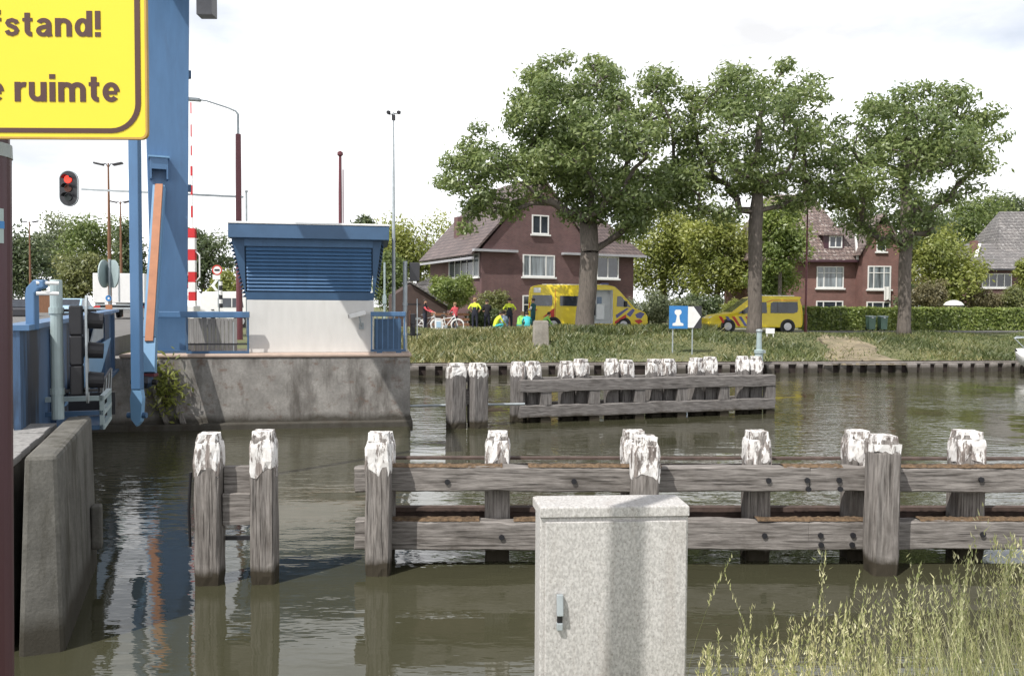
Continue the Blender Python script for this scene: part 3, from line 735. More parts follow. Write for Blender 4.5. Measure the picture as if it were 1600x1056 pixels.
MB().tube((-.14, 0, lw+.1), (.12, 0, lw+.1), .04).build('pivot_pin', 'blue_dark', beam)
MB().bar(Vector((0, 0, zb))-SLB*.5, Vector((0, 0, zb))+SLB*7.6, .5, .8).build('beam_arm', 'blue', beam)
MB().bar(Vector((-8.2, 2.6, 13.2)) + bdir*11.5, Vector((.3, -.3, 13.2))+bdir*11.5, 1.6, 1.3).build('counterweight', 'blue_dark', beam)
q = X(323, 0, 17.5)
t = thing('hanging_lamp_box', 'small dark box hanging high beside the bridge tower at the picture edge', 'box', q)
MB().box((0, 0, .1), (.33, .3, .9)).build('box', 'carbox', t, bevel=.01)
MB().bar((0, 0, .4), (-.75, .2, .4), .08, .08).build('arm', 'blue_dark', t)

# ---------------------------------------------------------------- timber fenders
def pile(parent, x, y, w_, ztop, zbot=-.7, mat='wood_z', cap=.30, rot=0, capmat='cap', lean=0):
    n = 24; rr = random.Random(int(x*1000)+int(y*77))
    def ring(z, k, jit=.007, ch=.18):
        out = []
        h = w_/2*k
        base = [(-1, -1+ch), (-1+ch, -1), (0, -1.0), (1-ch, -1), (1, -1+ch), (1.0, 0), (1, 1-ch), (1-ch, 1), (0, 1), (-1+ch, 1), (-1, 1-ch), (-1, 0)]
        base = [q_ for a_, b_ in zip(base, base[1:]+base[:1]) for q_ in (a_, ((a_[0]+b_[0])/2, (a_[1]+b_[1])/2))]
        for bx_, by_ in base:
            px_, py_ = bx_*h+rr.uniform(-jit, jit), by_*h+rr.uniform(-jit, jit)
            out.append((x+px_*math.cos(rot)-py_*math.sin(rot)+lean*(z+.7), y+px_*math.sin(rot)+py_*math.cos(rot), z))
        return out
    def col(name, zs, ks, mat_, par, jit=.007, ragged=False):
        m_ = MB(); vs = []; fs = []
        for z, k in zip(zs, ks): vs += ring(z, k, jit)
        if ragged:
            for i in range(n): a_ = vs[i]; vs[i] = (a_[0], a_[1], a_[2]+.045*math.sin(i*.9+x*9)+rr.uniform(-.035, .03))
        for i in range(len(zs)-1):
            for j in range(n): fs.append((i*n+j, i*n+(j+1) % n, (i+1)*n+(j+1) % n, (i+1)*n+j))
        fs.append(tuple(range(n-1, -1, -1))); q_ = (len(zs)-1)*n; fs.append(tuple(range(q_, q_+n)))
        m_.add(vs, fs); return m_.build(name, mat_, par)
    zc = ztop-cap
    p_ = col('pile', [zbot, 0, .08, .2, .5, .8, zc, ztop-.06, ztop-.02], [.97, .96, .98, 1, 1, 1, 1, .86, .78], mat, parent)
    col('painted_cap', [zc, zc+.1, ztop-.13, ztop-.075, ztop-.06, ztop+.012], [1.02, 1.02, 1.0, .92, .85, .79], capmat, p_, .009, True)
    return p_
def rough_beam(parent, name, mat, x0, x1, y, z0, z1, dep, seed, jit=.006):
    rr = random.Random(seed); n = max(4, int((x1-x0)/.14)); m_ = MB(); c = .014
    hy, zc_, hz2 = dep/2, (z0+z1)/2, (z1-z0)/2
    base = [(-hy, -hz2+c), (-hy+c, -hz2), (hy-c, -hz2), (hy, -hz2+c), (hy, hz2-c), (hy-c, hz2), (0, hz2), (-hy+c, hz2), (-hy, hz2-c), (-hy, hz2*.4), (-hy, -hz2*.3)]
    k = len(base)
    for i in range(n+1):
        wz = .006*math.sin(i*.31+seed)+.004*math.sin(i*.83)
        e = .0 if 0 < i < n else rr.uniform(.0, .02)
        for by, bz in base:
            nick = rr.uniform(.0, .022) if (rr.random() < .12 and bz > hz2*.5) else 0
            m_.v.append((x0+(x1-x0)*i/n+(rr.uniform(-.012, .012) if i in (0, n) else 0), y+by+rr.uniform(-jit, jit)*.6, zc_+bz+wz+rr.uniform(-jit, jit)*.7-nick))
    for i in range(n):
        for j in range(k): m_.f.append((i*k+j, i*k+(j+1) % k, (i+1)*k+(j+1) % k, (i+1)*k+j)); m_.m.append(0)
    m_.f.append(tuple(range(k))); m_.f.append(tuple(range(n*k, n*k+k))); m_.m += [0, 0]
    return m_.build(name, mat, parent)
def bolts(parent, pts):
    for p_ in pts: MB().disc(p_, .028, (0, -1, 0), .02, 8).build('bolt', 'black', parent)

# near two-pile dolphin
d0 = 7.75
t = thing('mooring_dolphin', 'pair of white capped timber piles joined by planks in the near water', 'mooring piles', G(366, d0, 0), R(3))
o_ = G(366, d0, 0)
def lx_(px, d): return G(px, d, 0).x-o_.x
pile(t, lx_(326, d0), 0, .225, ZP(326, 678, d0), mat='wood_z', cap=.36)
pile(t, lx_(410, d0), .02, .225, ZP(410, 675, d0), mat='wood_z', cap=.36)
MB().box((lx_(368, d0), .03, ZP(368, 795, d0)), (.26, .10, .30)).build('lower_plank', 'wood_x', t, bevel=.008)
MB().box((lx_(368, d0), .08, ZP(368, 752, d0)), (.26, .10, .26)).build('upper_plank', 'wood_x', t, bevel=.008)
MB().box((lx_(368, d0), .05, ZP(368, 842, d0)), (.24, .03, .04)).build('tie_bar', 'black', t)
MB().path([(lx_(300, d0), -.05, ZP(300, 735, d0)), (lx_(297, d0), -.06, ZP(300, 790, d0)), (lx_(298, d0), -.05, ZP(300, 850, d0))], .014, 6).build('steel_strap', 'black', t)

# near long fender
fd = 8.05; fo = G(593, fd, 0); frot = R(1.2)
nf = thing('timber_fender', 'long near weathered timber fender with white capped piles and two rails', 'fender', fo, frot)
def nx_(px): return (G(px, fd+.3, 0).x-fo.x)
XE = nx_(1600)+5.5
zT1, zT0 = ZP(800, 736, fd), ZP(800, 775, fd); zL1, zL0 = ZP(800, 822, fd), ZP(800, 868, fd)
seams = [nx_(558), nx_(1268), nx_(1268)+5.0, XE]
for a_, b_ in zip(seams[:-1], seams[1:]):
    for z1, z0 in ((zT1, zT0), (zL1, zL0)):
        rough_beam(nf, 'front_beam', 'wood_x', a_+.004, b_-.004, .24, z0, z1, .17, int(a_*31+z1*7))
for z1, z0 in ((zT1, zT0), (zL1, zL0)):
    MB().box(((seams[0]+XE)/2, .70, (z0+z1)/2-(.065 if z1 > .7 else .03)), (XE-seams[0]-.1, .10, z1-z0)).build('back_beam', 'rustbeam', nf, bevel=.01)
    MB().box(((seams[0]+XE)/2+.05, .67, z1+.005), (XE-seams[0]-.2, .10, .022 if z1 > .7 else .05)).build('rust_strip', 'rustbeam', nf)
# dry moss lying on the beams
for z1, lab in ((zT1, 0), (zL1, 1)):
    m_ = MB(); n = 420
    for i in range(n+1):
        x = seams[0]+.1+(XE-seams[0]-.2)*i/n
        for y, h in ((.158, .0), (.20, .012+.016*random.random()), (.28, .014+.012*random.random()), (.325, .002)): m_.v.append((x, y+random.uniform(-.004, .004), z1+h+(.004*random.random() if h == 0 else 0)))
    for i in range(n):
        if math.sin(i*.093)+math.sin(i*.21+lab*2)+math.sin(i*.037+lab) < -.55: continue
        for j in range(3): m_.f.append((i*4+j, (i+1)*4+j, (i+1)*4+j+1, i*4+j+1)); m_.m.append(0)
    m_.build('moss_layer', 'debris', nf)
for px, py, w_ in ((592, 677, .235), (1012, 684, .25), (1392, 684, .262)):
    pile(nf, (G(px, fd, 0).x-fo.x), 0, w_, ZP(px, py, fd), cap=.36 if px != 1392 else .16, zbot=-.7)
for px, py, w_ in ((600, 677, .24), (780, 676, .25), (995, 675, .25), (1190, 676, .245), (1351, 676, .25), (1527, 677, .28), (1745, 677, .25), (1960, 677, .25)):
    pile(nf, (G(px, fd+.5, 0).x-fo.x), .485, w_, ZP(px, py, fd+.5), cap=.30)
pile(nf, (G(1760, fd, 0).x-fo.x), 0, .25, ZP(1760, 682, fd))
bl_ = []
for px in (700, 900, 1210, 1272, 1323, 1552): bl_.append(((G(px, fd+.15, 0).x-fo.x), .155, ZP(px, 753, fd+.15)))
for px in (786, 1205, 1295, 1347, 1557): bl_.append(((G(px, fd+.15, 0).x-fo.x), .155, ZP(px, 840, fd+.15)))
for px in (1274, 1325): bl_.append(((G(px, fd+.15, 0).x-fo.x), .155, ZP(px, 767, fd+.15)))
for px in (1296, 1346): bl_.append(((G(px, fd+.15, 0).x-fo.x), .155, ZP(px, 855, fd+.15)))
bolts(nf, bl_)

# far two-pile dolphin
d1 = 17.9; o1 = G(731, d1, 0)
t = thing('mooring_dolphin', 'pair of white capped timber piles between the abutment and the far fender', 'mooring piles', o1, R(6))
for px, py in ((713, 568), (747, 568)): pile(t, G(px, d1, 0).x-o1.x, .0, .36, ZP(px, py, d1), mat='wood_zd', cap=.27, rot=R(20))
MB().box((0, .06, ZP(731, 620, d1)), (.26, .14, .32)).build('cross_plank', 'wood_xd', t)
MB().box((0, .1, ZP(731, 588, d1)), (.26, .1, .26)).build('cross_plank', 'wood_xd', t)
# pale rod running from the abutment to the fender
t = MB().tube(X(640, 634, 18.3), X(820, 631, 18.6), .028).build('mooring_rail', 'steel', None); tag(t, 'thin pale rail just above water linking the far piles', 'rail')
# far long fender
ea, eb = G(812, 18.6, 0), G(1210, 20.6, 0)
frz = math.atan2(eb.y-ea.y, eb.x-ea.x); FL = (Vector((eb.x, eb.y, 0))-Vector((ea.x, ea.y, 0))).length
ff = thing('timber_fender', 'far weathered timber fender with paired white capped piles below the grassy bank', 'fender', ea, frz)
zt1, zt0, zl1, zl0 = ZP(830, 594, 18.6), ZP(830, 613, 18.6), ZP(830, 634, 18.6), ZP(830, 653, 18.6)
for z1, z0 in ((zt1, zt0), (zl1, zl0)):
    rough_beam(ff, 'front_beam', 'wood_xd', 0, FL, 0, z0, z1, .2, int(z1*50), .010)
    MB().box((FL/2, .62, (z0+z1)/2), (FL-.1, .16, z1-z0)).build('back_beam', 'wood_xd', ff, bevel=.015)
for i, px in enumerate((825, 902, 974, 1041, 1108, 1181)):
    s_ = (px-812)/(1210-812)
    s_ = 18.6*s_/(20.6-(20.6-18.6)*s_)
    for k, (dx, dy) in enumerate(((-.12, .36), (.22, .30))):
        pile(ff, FL*s_+dx, dy, .31, 1.37+random.uniform(-.03, .03), mat='wood_zd', cap=.34, rot=R(random.uniform(-25, 25)))
    MB().box((FL*s_+.42, -.0, (zl1+zt0)/2), (.26, .16, zt0-zl1-.01)).build('spacer_block', 'wood_zd', ff)
    MB().box((FL*s_+.42, .0, zl0-.16), (.24, .14, .30)).build('spacer_block', 'wood_zd', ff)
# ---------------------------------------------------------------- foreground: lamp post, yellow sign, cabinet, grass
SG = 1.5
pc = G(-28, SG+.12, 0)
pr = G(22, SG+.12, 0).x-pc.x
lp = thing('lamp_post', 'dark maroon lamp post at the left edge behind the yellow sign', 'lamp post', (pc.x-.038, pc.y, .55))
lp.rotation_euler = (0, R(.7), 0)
zc_ = ZP(10, 221, SG)-.55
MB().path([(0, 0, 0), (0, 0, zc_-.006)], [pr, pr], 32).build('lower_shaft', 'maroon', lp, smooth=False)
MB().path([(0, 0, zc_-.006), (0, 0, zc_+.02)], [pr+.002, pr+.001], 32).build('pale_collar', 'steel', lp)
MB().path([(0, 0, zc_+.02), (0, 0, 4.2), (0, 0, 6.6)], [pr-.003, pr-.01, .05], 32).build('upper_shaft', 'maroon', lp)
MB().path([(0, 0, 6.6), (0, -.3, 6.75), (0, -1.2, 6.85)], [.04, .035, .03], 10).build('lamp_arm', 'maroon', lp)
MB().box((0, -1.5, 6.83), (.22, .65, .10)).build('lamp_head', 'steel', lp, bevel=.03)
s0, s1 = ZP(10, 376, SG+.05)-.55, ZP(10, 320, SG+.05)-.55
def arc(z0, z1, a0, a1, r, n=10):
    m_ = MB()
    for i in range(n+1):
        a_ = a0+(a1-a0)*i/n
        for z in (z0, z1): m_.v.append((r*math.sin(a_), -r*math.cos(a_), z))
    for i in range(n): m_.f.append((2*i, 2*i+2, 2*i+3, 2*i+1)); m_.m.append(0)
    return m_
stk = arc(s0, s1, R(15), R(80), pr+.0015).build('sticker', 'greygreen', lp)
arc(s0+.028, s0+.042, R(48), R(80), pr+.003, 6).build('sticker_square', 'sign_blue', stk)
M['orange_edge'] = plain('worn_sign_edge', (.42, .25, .05), .5, .2, 8)
# sign
sr = X(230, 217, SG)
sg = thing('warning_sign', 'large yellow sign with brown Dutch lettering cut off by the picture edge', 'sign', (sr.x, SG, sr.z))
SW, SH = .66, .62
k = SG/F
def rrect(x0, z0, x1, z1, r, n=8):
    pts = []
    for cx_, cz_, a0 in ((x1-r, z0+r, -90), (x1-r, z1-r, 0), (x0+r, z1-r, 90), (x0+r, z0+r, 180)):
        for i in range(n+1):
            a_ = R(a0+90*i/n); pts.append((cx_+r*math.cos(a_), 0, cz_+r*math.sin(a_)))
    return pts
def ring_mesh(o_, i_, y, th):
    m_ = MB(); n = len(o_)
    m_.v = [(p[0], y, p[2]) for p in o_]+[(p[0], y, p[2]) for p in i_]+[(p[0], y+th, p[2]) for p in o_]+[(p[0], y+th, p[2]) for p in i_]
    for j in range(n):
        q = (j+1) % n
        for f in ((j, q, n+q, n+j), (2*n+j, 3*n+j, 3*n+q, 2*n+q), (j, 2*n+j, 2*n+q, q), (n+j, n+q, 3*n+q, 3*n+j)): m_.f.append(f); m_.m.append(0)
    return m_
MB().prism(rrect(-SW, 0, 0, SH, 10*k), (0, .004, 0)).build('panel', 'yellow_sign', sg)
ring_mesh(rrect(-SW-.0015, -.0015, .0015, SH+.0015, 11*k), rrect(-SW+.002, .002, -.002, SH-.002, 9*k), -.002, .008).build('edge_trim', 'orange_edge', sg)
ring_mesh(rrect(-SW+9*k, 8*k, -9*k, SH-9*k, 46*k), rrect(-SW+17.5*k, 15.5*k, -17.5*k, SH-17*k, 38*k), -.0012, .001).build('border_line', 'sign_brown', sg)
MB().box((-.36, .045, .30), (.5, .05, .04)).build('rear_rail', 'steel', sg)
def arcp(cx, cy, rx, ry, a0, a1, n=14): return [(cx+rx*math.cos(R(a0+(a1-a0)*i/n)), cy+ry*math.sin(R(a0+(a1-a0)*i/n))) for i in range(n+1)]
GLY = {
 'n': (.78, [([(.13, 0), (.13, 1)], .26), (arcp(.39, .60, .26, .275, 180, 0)+[(.65, 0)], .25)]),
 'm': (1.22, [([(.13, 0), (.13, 1)], .26), (arcp(.37, .62, .24, .255, 180, 0)+[(.61, 0)], .25), (arcp(.85, .62, .24, .255, 180, 0)+[(1.09, 0)], .25)]),
 'u': (.78, [([(.13, 1)]+arcp(.39, .40, .26, .275, 180, 360), .25), ([(.65, 0), (.65, 1)], .26)]),
 'r': (.50, [([(.13, 0), (.13, 1)], .26), (arcp(.44, .55, .31, .32, 180, 78), .25)]),
 'i': (.26, [([(.13, 0), (.13, 1)], .26), ([(.13, 1.16), (.13, 1.40)], .26)]),
 't': (.48, [([(.22, 1.28), (.22, .34)]+arcp(.42, .34, .20, .22, 190, 275), .25), ([(.0, .905), (.46, .905)], .19)]),
 'f': (.48, [([(.2, 0), (.2, 1.08)]+arcp(.42, 1.08, .22, .22, 170, 85), .25), ([(.0, .905), (.46, .905)], .19)]),
 'd': (.80, [(arcp(.36, .5, .24, .385, 0, 360, 30), .24), ([(.67, 0), (.67, 1.4)], .26)]),
 'a': (.76, [(arcp(.37, .64, .24, .245, 155, 0)+[(.61, .2), (.655, 0)], .235), ([(.60, .57), (.36, .51)]+arcp(.35, .30, .225, .195, 100, 300)+[(.60, .33)], .22)]),
 'e': (.76, [(arcp(.38, .5, .26, .385, 2, 318, 28), .24), ([(.15, .47), (.64, .47)], .19)]),
 's': (.70, [([(.585, .69), (.53, .81), (.35, .885), (.19, .83), (.14, .72), (.20, .61), (.36, .535), (.50, .46), (.57, .33), (.52, .19), (.35, .115), (.17, .18), (.11, .32)], .225)]),
 '!': (.26, [([(.13, 1.4), (.13, .40)], .25), ([(.13, 0), (.13, .25)], .26)]),
 ' ': (.34, [])}
def stroke(pts, w):
    n = len(pts); L_, R_ = [], []
    for i in range(n):
        a, b = Vector(pts[max(i-1, 0)]), Vector(pts[min(i+1, n-1)])
        if i == 0 and (Vector(pts[0])-Vector(pts[-1])).length < .01: a = Vector(pts[-2])
        if i == n-1 and (Vector(pts[0])-Vector(pts[-1])).length < .01: b = Vector(pts[1])
        d = (b-a).normalized(); nn = Vector((-d.y, d.x))
        L_.append(Vector(pts[i])+nn*w/2); R_.append(Vector(pts[i])-nn*w/2)
    return L_, R_
def lettering(txt, px0, py0, px1, py1):
    x = 0; parts = []
    for c in txt:
        wd_, st = GLY[c]
        for pts, w in st:
            L_, R_ = stroke(pts, w); parts.append(([p+Vector((x, 0)) for p in L_], [p+Vector((x, 0)) for p in R_]))
        x += wd_+(.13 if c != ' ' else 0)
    al = [p for L_, R_ in parts for p in L_+R_]; mn = (min(p.x for p in al), min(p.y for p in al)); mxx = (max(p.x for p in al), max(p.y for p in al))
    a, b = X(px0, py1, SG)-Vector((sr.x, SG, sr.z)), X(px1, py0, SG)-Vector((sr.x, SG, sr.z))
    def tf(p): return (a.x+(p.x-mn[0])/(mxx[0]-mn[0])*(b.x-a.x), a.z+(p.y-mn[1])/(mxx[1]-mn[1])*(b.z-a.z))
    mb = MB()
    for k_, (L_, R_) in enumerate(parts):
        y0 = -.0011-.00003*(k_ % 3); n = len(L_); vs = []
        for yy in (y0, -.0002):
            for q in L_+R_: t_ = tf(q); vs.append((t_[0], yy, t_[1]))
        fs = []
        for i in range(n-1):
            fs += [(i, i+1, n+i+1, n+i), (2*n+i, 3*n+i, 3*n+i+1, 2*n+i+1), (i, 2*n+i, 2*n+i+1, i+1), (n+i, n+i+1, 3*n+i+1, 3*n+i)]
        fs += [(0, n, 3*n, 2*n), (n-1, 3*n-1, 4*n-1, 2*n-1)]
        mb.add(vs, fs)
    mb.build('lettering', 'sign_brown', sg)
lettering('fstand!', -13, 17, 157, 58)
lettering('e ruimte', -20, 117, 187, 159)

# cabinet
cd = 3.3
ca, cb = X(844, 792, cd), X(1080, 792, cd)
cw = cb.x-ca.x
cz0 = .62; CH = ca.z-cz0
cab = thing('utility_cabinet', 'weathered pale street cabinet with a small lever handle beside the water', 'cabinet', (ca.x, cd, cz0), R(4))
CDp = .19
MB().box((cw/2, CDp/2, (CH-.044)/2), (cw, CDp, CH-.044)).build('body', 'cabinet', cab, bevel=.006)
MB().box((cw/2+.006, -.006, (CH-.055)/2), (cw-.03, .012, CH-.062)).build('door', 'cabinet', cab, bevel=.004)
MB().add([(-.001, -.0125, CH-.041), (cw+.001, -.0125, CH-.041), (cw+.002, CDp+.004, CH-.041), (-.012, CDp+.004, CH-.041),
          (-.001, -.0125, CH-.002), (cw+.001, -.0125, CH-.002), (cw+.002, CDp+.004, CH-.002), (-.012, CDp+.004, CH-.002),
          (.006, -.008, CH+.003), (cw-.006, -.008, CH+.003), (cw-.006, CDp-.004, CH+.003), (.006, CDp-.004, CH+.003)],
         [(3, 2, 1, 0), (0, 1, 5, 4), (1, 2, 6, 5), (2, 3, 7, 6), (3, 0, 4, 7), (4, 5, 9, 8), (5, 6, 10, 9), (6, 7, 11, 10), (7, 4, 8, 11), (8, 9, 10, 11)]).build('lid', 'cabinet', cab, bevel=.005)
hx, hz_ = (876-845)*cd/F, X(876, 950, cd).z-cz0
h = MB().box((hx, -.030, hz_+.022), (.026, .024, .085), (R(-8), 0, 0)).build('handle', 'steel', cab, bevel=.004)
MB().box((hx, -.022, hz_-.034), (.02, .018, .03)).build('neck', 'black', h)
MB().box((hx, -.024, hz_-.066), (.024, .02, .03)).build('lock', 'steel', h, bevel=.003)

# tall grass on the near bank (one mass)
def tall_grass():
    rng = np.random.default_rng(11); Q = []
    def blade(base, top, w0, bend, seg=5):
        b0 = np.array(base); t = np.array(top); mid = (b0+t)/2 + np.array([-bend[0], -bend[1], 0])*.5
        cam_ = np.array([b0[0], b0[1], 0]); side = np.array([1.0, 0.15, 0]) + rng.normal(size=3)*.25; side[2] = 0; side /= np.linalg.norm(side)
        pts = []
        for i in range(seg+1):
            u = i/seg; p = (1-u)**2*b0 + 2*u*(1-u)*mid + u*u*t; w = w0*(1-u*.92)
            pts.append((p-side*w, p+side*w))
        for i in range(seg): Q.extend([pts[i][0], pts[i][1], pts[i+1][1], pts[i+1][0]])
        return lambda u: (1-u)**2*b0 + 2*u*(1-u)*mid + u*u*t
    def spikelet(c, d, l, w):
        d = d/np.linalg.norm(d); s = np.cross(d, rng.normal(size=3)); s /= np.linalg.norm(s)+1e-9
        Q.extend([c-d*l*.4, c+s*w, c+d*l, c-s*w])
    def tip_py(px):    # photo row that the top of the grass reaches under a column
        return np.interp(px, [720, 830, 1090, 1130, 1180, 1250, 1330, 1400, 1480, 1560, 1610, 1750], [1075, 1062, 1045, 1000, 985, 970, 935, 915, 885, 850, 835, 830])
    def spot(px, d): return G(px, d, 0)
    for i in range(1900):
        px = rng.uniform(1060, 1760) if rng.random() < .97 else rng.uniform(700, 1080); d = rng.uniform(2.75, 3.75)
        if px < 1110 and d > 3.2 and px > 800: d = rng.uniform(2.8, 3.2)
        p = spot(px, d); gz = nz_(p.x, p.y)
        top = ZP(px, tip_py(px)+90+rng.exponential(80), d)
        if top < gz+.12: top = gz+rng.uniform(.1, .25)
        ln = top-gz; lean = rng.normal(size=2)*ln*.22
        blade((p.x, p.y, gz-.02), (p.x+lean[0], p.y+lean[1], top), rng.uniform(.0016, .0036), lean)
    specials = [(1150, 868), (1140, 900), (1298, 862), (1352, 893), (1425, 868), (1430, 905), (1500, 880), (1545, 790), (1530, 850), (1568, 840), (1590, 838), (1215, 945), (1185, 945), (1290, 858), (1395, 905), (1450, 880)]
    items = [(a, b_) for a, b_ in specials] + [(float(px), float(tip_py(px)+abs(rng.normal())*95-12)) for px in np.concatenate([rng.uniform(1105, 1720, 270), rng.uniform(1040, 1090, 6), rng.uniform(720, 830, 6)])]
    for px, py in items:
        d = rng.uniform(2.85, 3.6) if not (800 < px < 1095) else 3.05
        p = spot(px, d); gz = nz_(p.x, p.y); top = max(ZP(px, py, d), gz+.15); ln = top-gz
        lean = rng.normal(size=2)*ln*.10
        pos = blade((p.x-lean[0], p.y-lean[1], gz-.02), (p.x, p.y, top), .0016, lean, 7)
        kind = rng.random(); hl = min(.34, ln*.45)*rng.uniform(.5, 1)
        m_ = int(rng.integers(24, 50))
        droop = rng.normal(size=3); droop[2] = 0
        for j in range(m_):
            u = 1-(hl/ln)*(j/m_); c = pos(u); r_ = (.003 if kind < .55 else .016*math.sin(math.pi*min(1, .12+j/m_)))
            off = rng.normal(size=3)*r_; off[2] = abs(off[2])*.4
            spikelet(c+off, np.array([off[0]*16, off[1]*16, .6])+rng.normal(size=3)*.16, rng.uniform(.011, .021), rng.uniform(.0016, .0032))
    o_ = raw_quads('tall_grass', np.array(Q), 'strawgrass')
    tag(o_, 'tall pale seeding grass along the near bank in front of the fender', 'grass', kind='stuff')
tall_grass()

# grass on the far bank
def far_grass():
    rng = np.random.default_rng(3); n = 64000
    s = rng.uniform(-6, 40, n); t = np.concatenate([rng.uniform(.35, 11.3, n*3//4), rng.uniform(6, 11.3, n-n*3//4)])
    P = np.array(QO)[None, :2] + np.outer(s, np.array(QU)[:2]) + np.outer(t, np.array(QV)[:2])
    da, db = np.array(G(1305, 42, 0))[:2], np.array(G(1375, 33, 0))[:2]
    Q = []; Q2 = []
    for i in range(n):
        x, y = P[i]
        w_ = (42-y)/9.0; c = da+(db-da)*min(1, max(0, w_)); hw = .95+1.25*min(1, max(0, w_))
        if abs(x-c[0]+.3*math.sin(y*2)) < hw and y < 42.3 and rng.random() < .58: continue
        worn = math.exp(-((x-(7.2))**2/6+(t[i]-1.8)**2/3))
        if rng.random() < worn*.8: continue
        tall = .5+.5*math.sin(x*.7+1.3*math.sin(y*.8)); z = bank_z(x, y)
        h = rng.uniform(.07, .20)*(.6+.9*tall+(.9 if x < 1 else 0))*(1.0 if t[i] > 1 else .75)
        if t[i] > 8.4: h = rng.uniform(.28, .52) if 2.0 < x < 10.5 else h*(.9 if x < 2 else .45)
        if t[i] > 10.6 and x > 10.5: continue
        ln = rng.normal(size=2)*h*.75; w2 = rng.uniform(.018, .05)
        a = rng.uniform(0, 6.3); sd_ = np.array([math.cos(a)*w2, math.sin(a)*w2*.4, 0])
        b0 = np.array([x, y, z-.03]); tp = b0+np.array([ln[0], ln[1], h])
        ps = (.68 if x < 1.2 else .14)+.5*worn+(.25 if 13.5 < x < 19 and t[i] < 6 else 0)+.25*math.sin(x*1.3+2*math.sin(y*.9))
        (Q2 if rng.random() < ps else Q).extend([b0-sd_, b0+sd_, tp+sd_*.25, tp-sd_*.25])
    tag(raw_quads('bank_grass', np.array(Q), 'bankgrass'), 'rough green grass covering the far canal bank', 'grass', kind='stuff')
    tag(raw_quads('dry_bank_grass', np.array(Q2), 'drybank'), 'straw coloured dry grass patches on the far canal bank', 'grass', kind='stuff')
far_grass()

# ---------------------------------------------------------------- small things on the far bank
q = G(845, 37.4, 0); q.z = bank_z(q.x, q.y)-.1
b = tag(MB().box((0, 0, .60), (.68, .5, 1.15), taper=.93).box((0, 0, 1.19), (.56, .40, .04)).build('concrete_block', 'concrete_pale', None, q, R(8), bevel=.04), 'tan concrete block standing in the bank grass below the ambulance', 'block')
q = G(1071, 36.2, 0); q.z = bank_z(q.x, q.y)-.1
ns_ = thing('waterway_sign', 'blue and white waterway sign with a white arrow on two poles', 'sign', q, R(2))
def sp(px, py): p = X(px, py, 36.1); return (p.x-q.x, -.06, p.z-q.z)
def sx1(px): return sp(px, 495)[0]
def sz1(py): return sp(1071, py)[2]
def rect(m_, px0, py0, px1, py1, y, th, mi=0): m_.prism([(sx1(px0), y, sz1(py0)), (sx1(px1), y, sz1(py0)), (sx1(px1), y, sz1(py1)), (sx1(px0), y, sz1(py1))], (0, th, 0), mi); return m_
for px in (1052, 1083): MB().tube((sx1(px), 0, -.2), (sx1(px), 0, sz1(482)), .03).build('pole', 'steel', ns_)
rect(MB(), 1045.5, 513, 1097, 478, -.05, .02).build('panel', 'carblack', ns_)
rect(MB(), 1045.5, 513.5, 1075, 478, -.064, .012).build('blue_field', 'sign_blue', ns_)
poly = [(sx1(a_), 0, sz1(b_)) for a_, b_ in ((1075.2, 512), (1084, 512), (1095.5, 495), (1084, 479), (1075.2, 479))]
MB().prism([(p[0], -.064, p[2]) for p in poly], (0, .012, 0)).build('white_arrow', 'white', ns_)
bol = [(1051, 509), (1068, 509), (1068, 505.5), (1063.5, 504), (1062, 498), (1061.5, 493), (1064.5, 490), (1065, 486.5), (1063, 484), (1056, 484), (1054, 486.5), (1054.5, 490), (1057.5, 493), (1057, 498), (1055.5, 504), (1051, 505.5)]
MB().prism([(sx1(a_), -.069, sz1(b_)) for a_, b_ in bol], (0, .004, 0)).build('bollard_symbol', 'white', ns_)
q = G(1187, 32.9, 0); q.z = .35
t = thing('marker_post', 'pale blue round marker post with a small knob at the quay edge', 'post', q)
hh = ZP(1187, 514, 32.9)-.35
MB().lathe([(.16, 0), (.16, hh*.33), (.19, hh*.34), (.19, hh*.42), (.11, hh*.44), (.10, hh*.9), (.10, hh*.92)], n=16).build('shaft', 'greygreen', t)
MB().lathe([(.12, hh*.92), (.13, hh*.95), (.11, hh*.99), (.03, hh)], n=16).build('knob', 'steel', t)
MB().box((.20, 0, hh*.38), (.1, .1, .12)).build('bracket', 'steel', t)
q = G(1204, 41.5, 0); q.z = bank_z(q.x, q.y)
tag(MB().box((0, 0, .30), (.42, .10, .26)).box((-.15, 0, .1), (.04, .06, .35)).box((.15, 0, .1), (.04, .06, .35)).build('white_board', 'white', None, q, R(-10)), 'small white board standing in the grass by the second tree trunk', 'board')
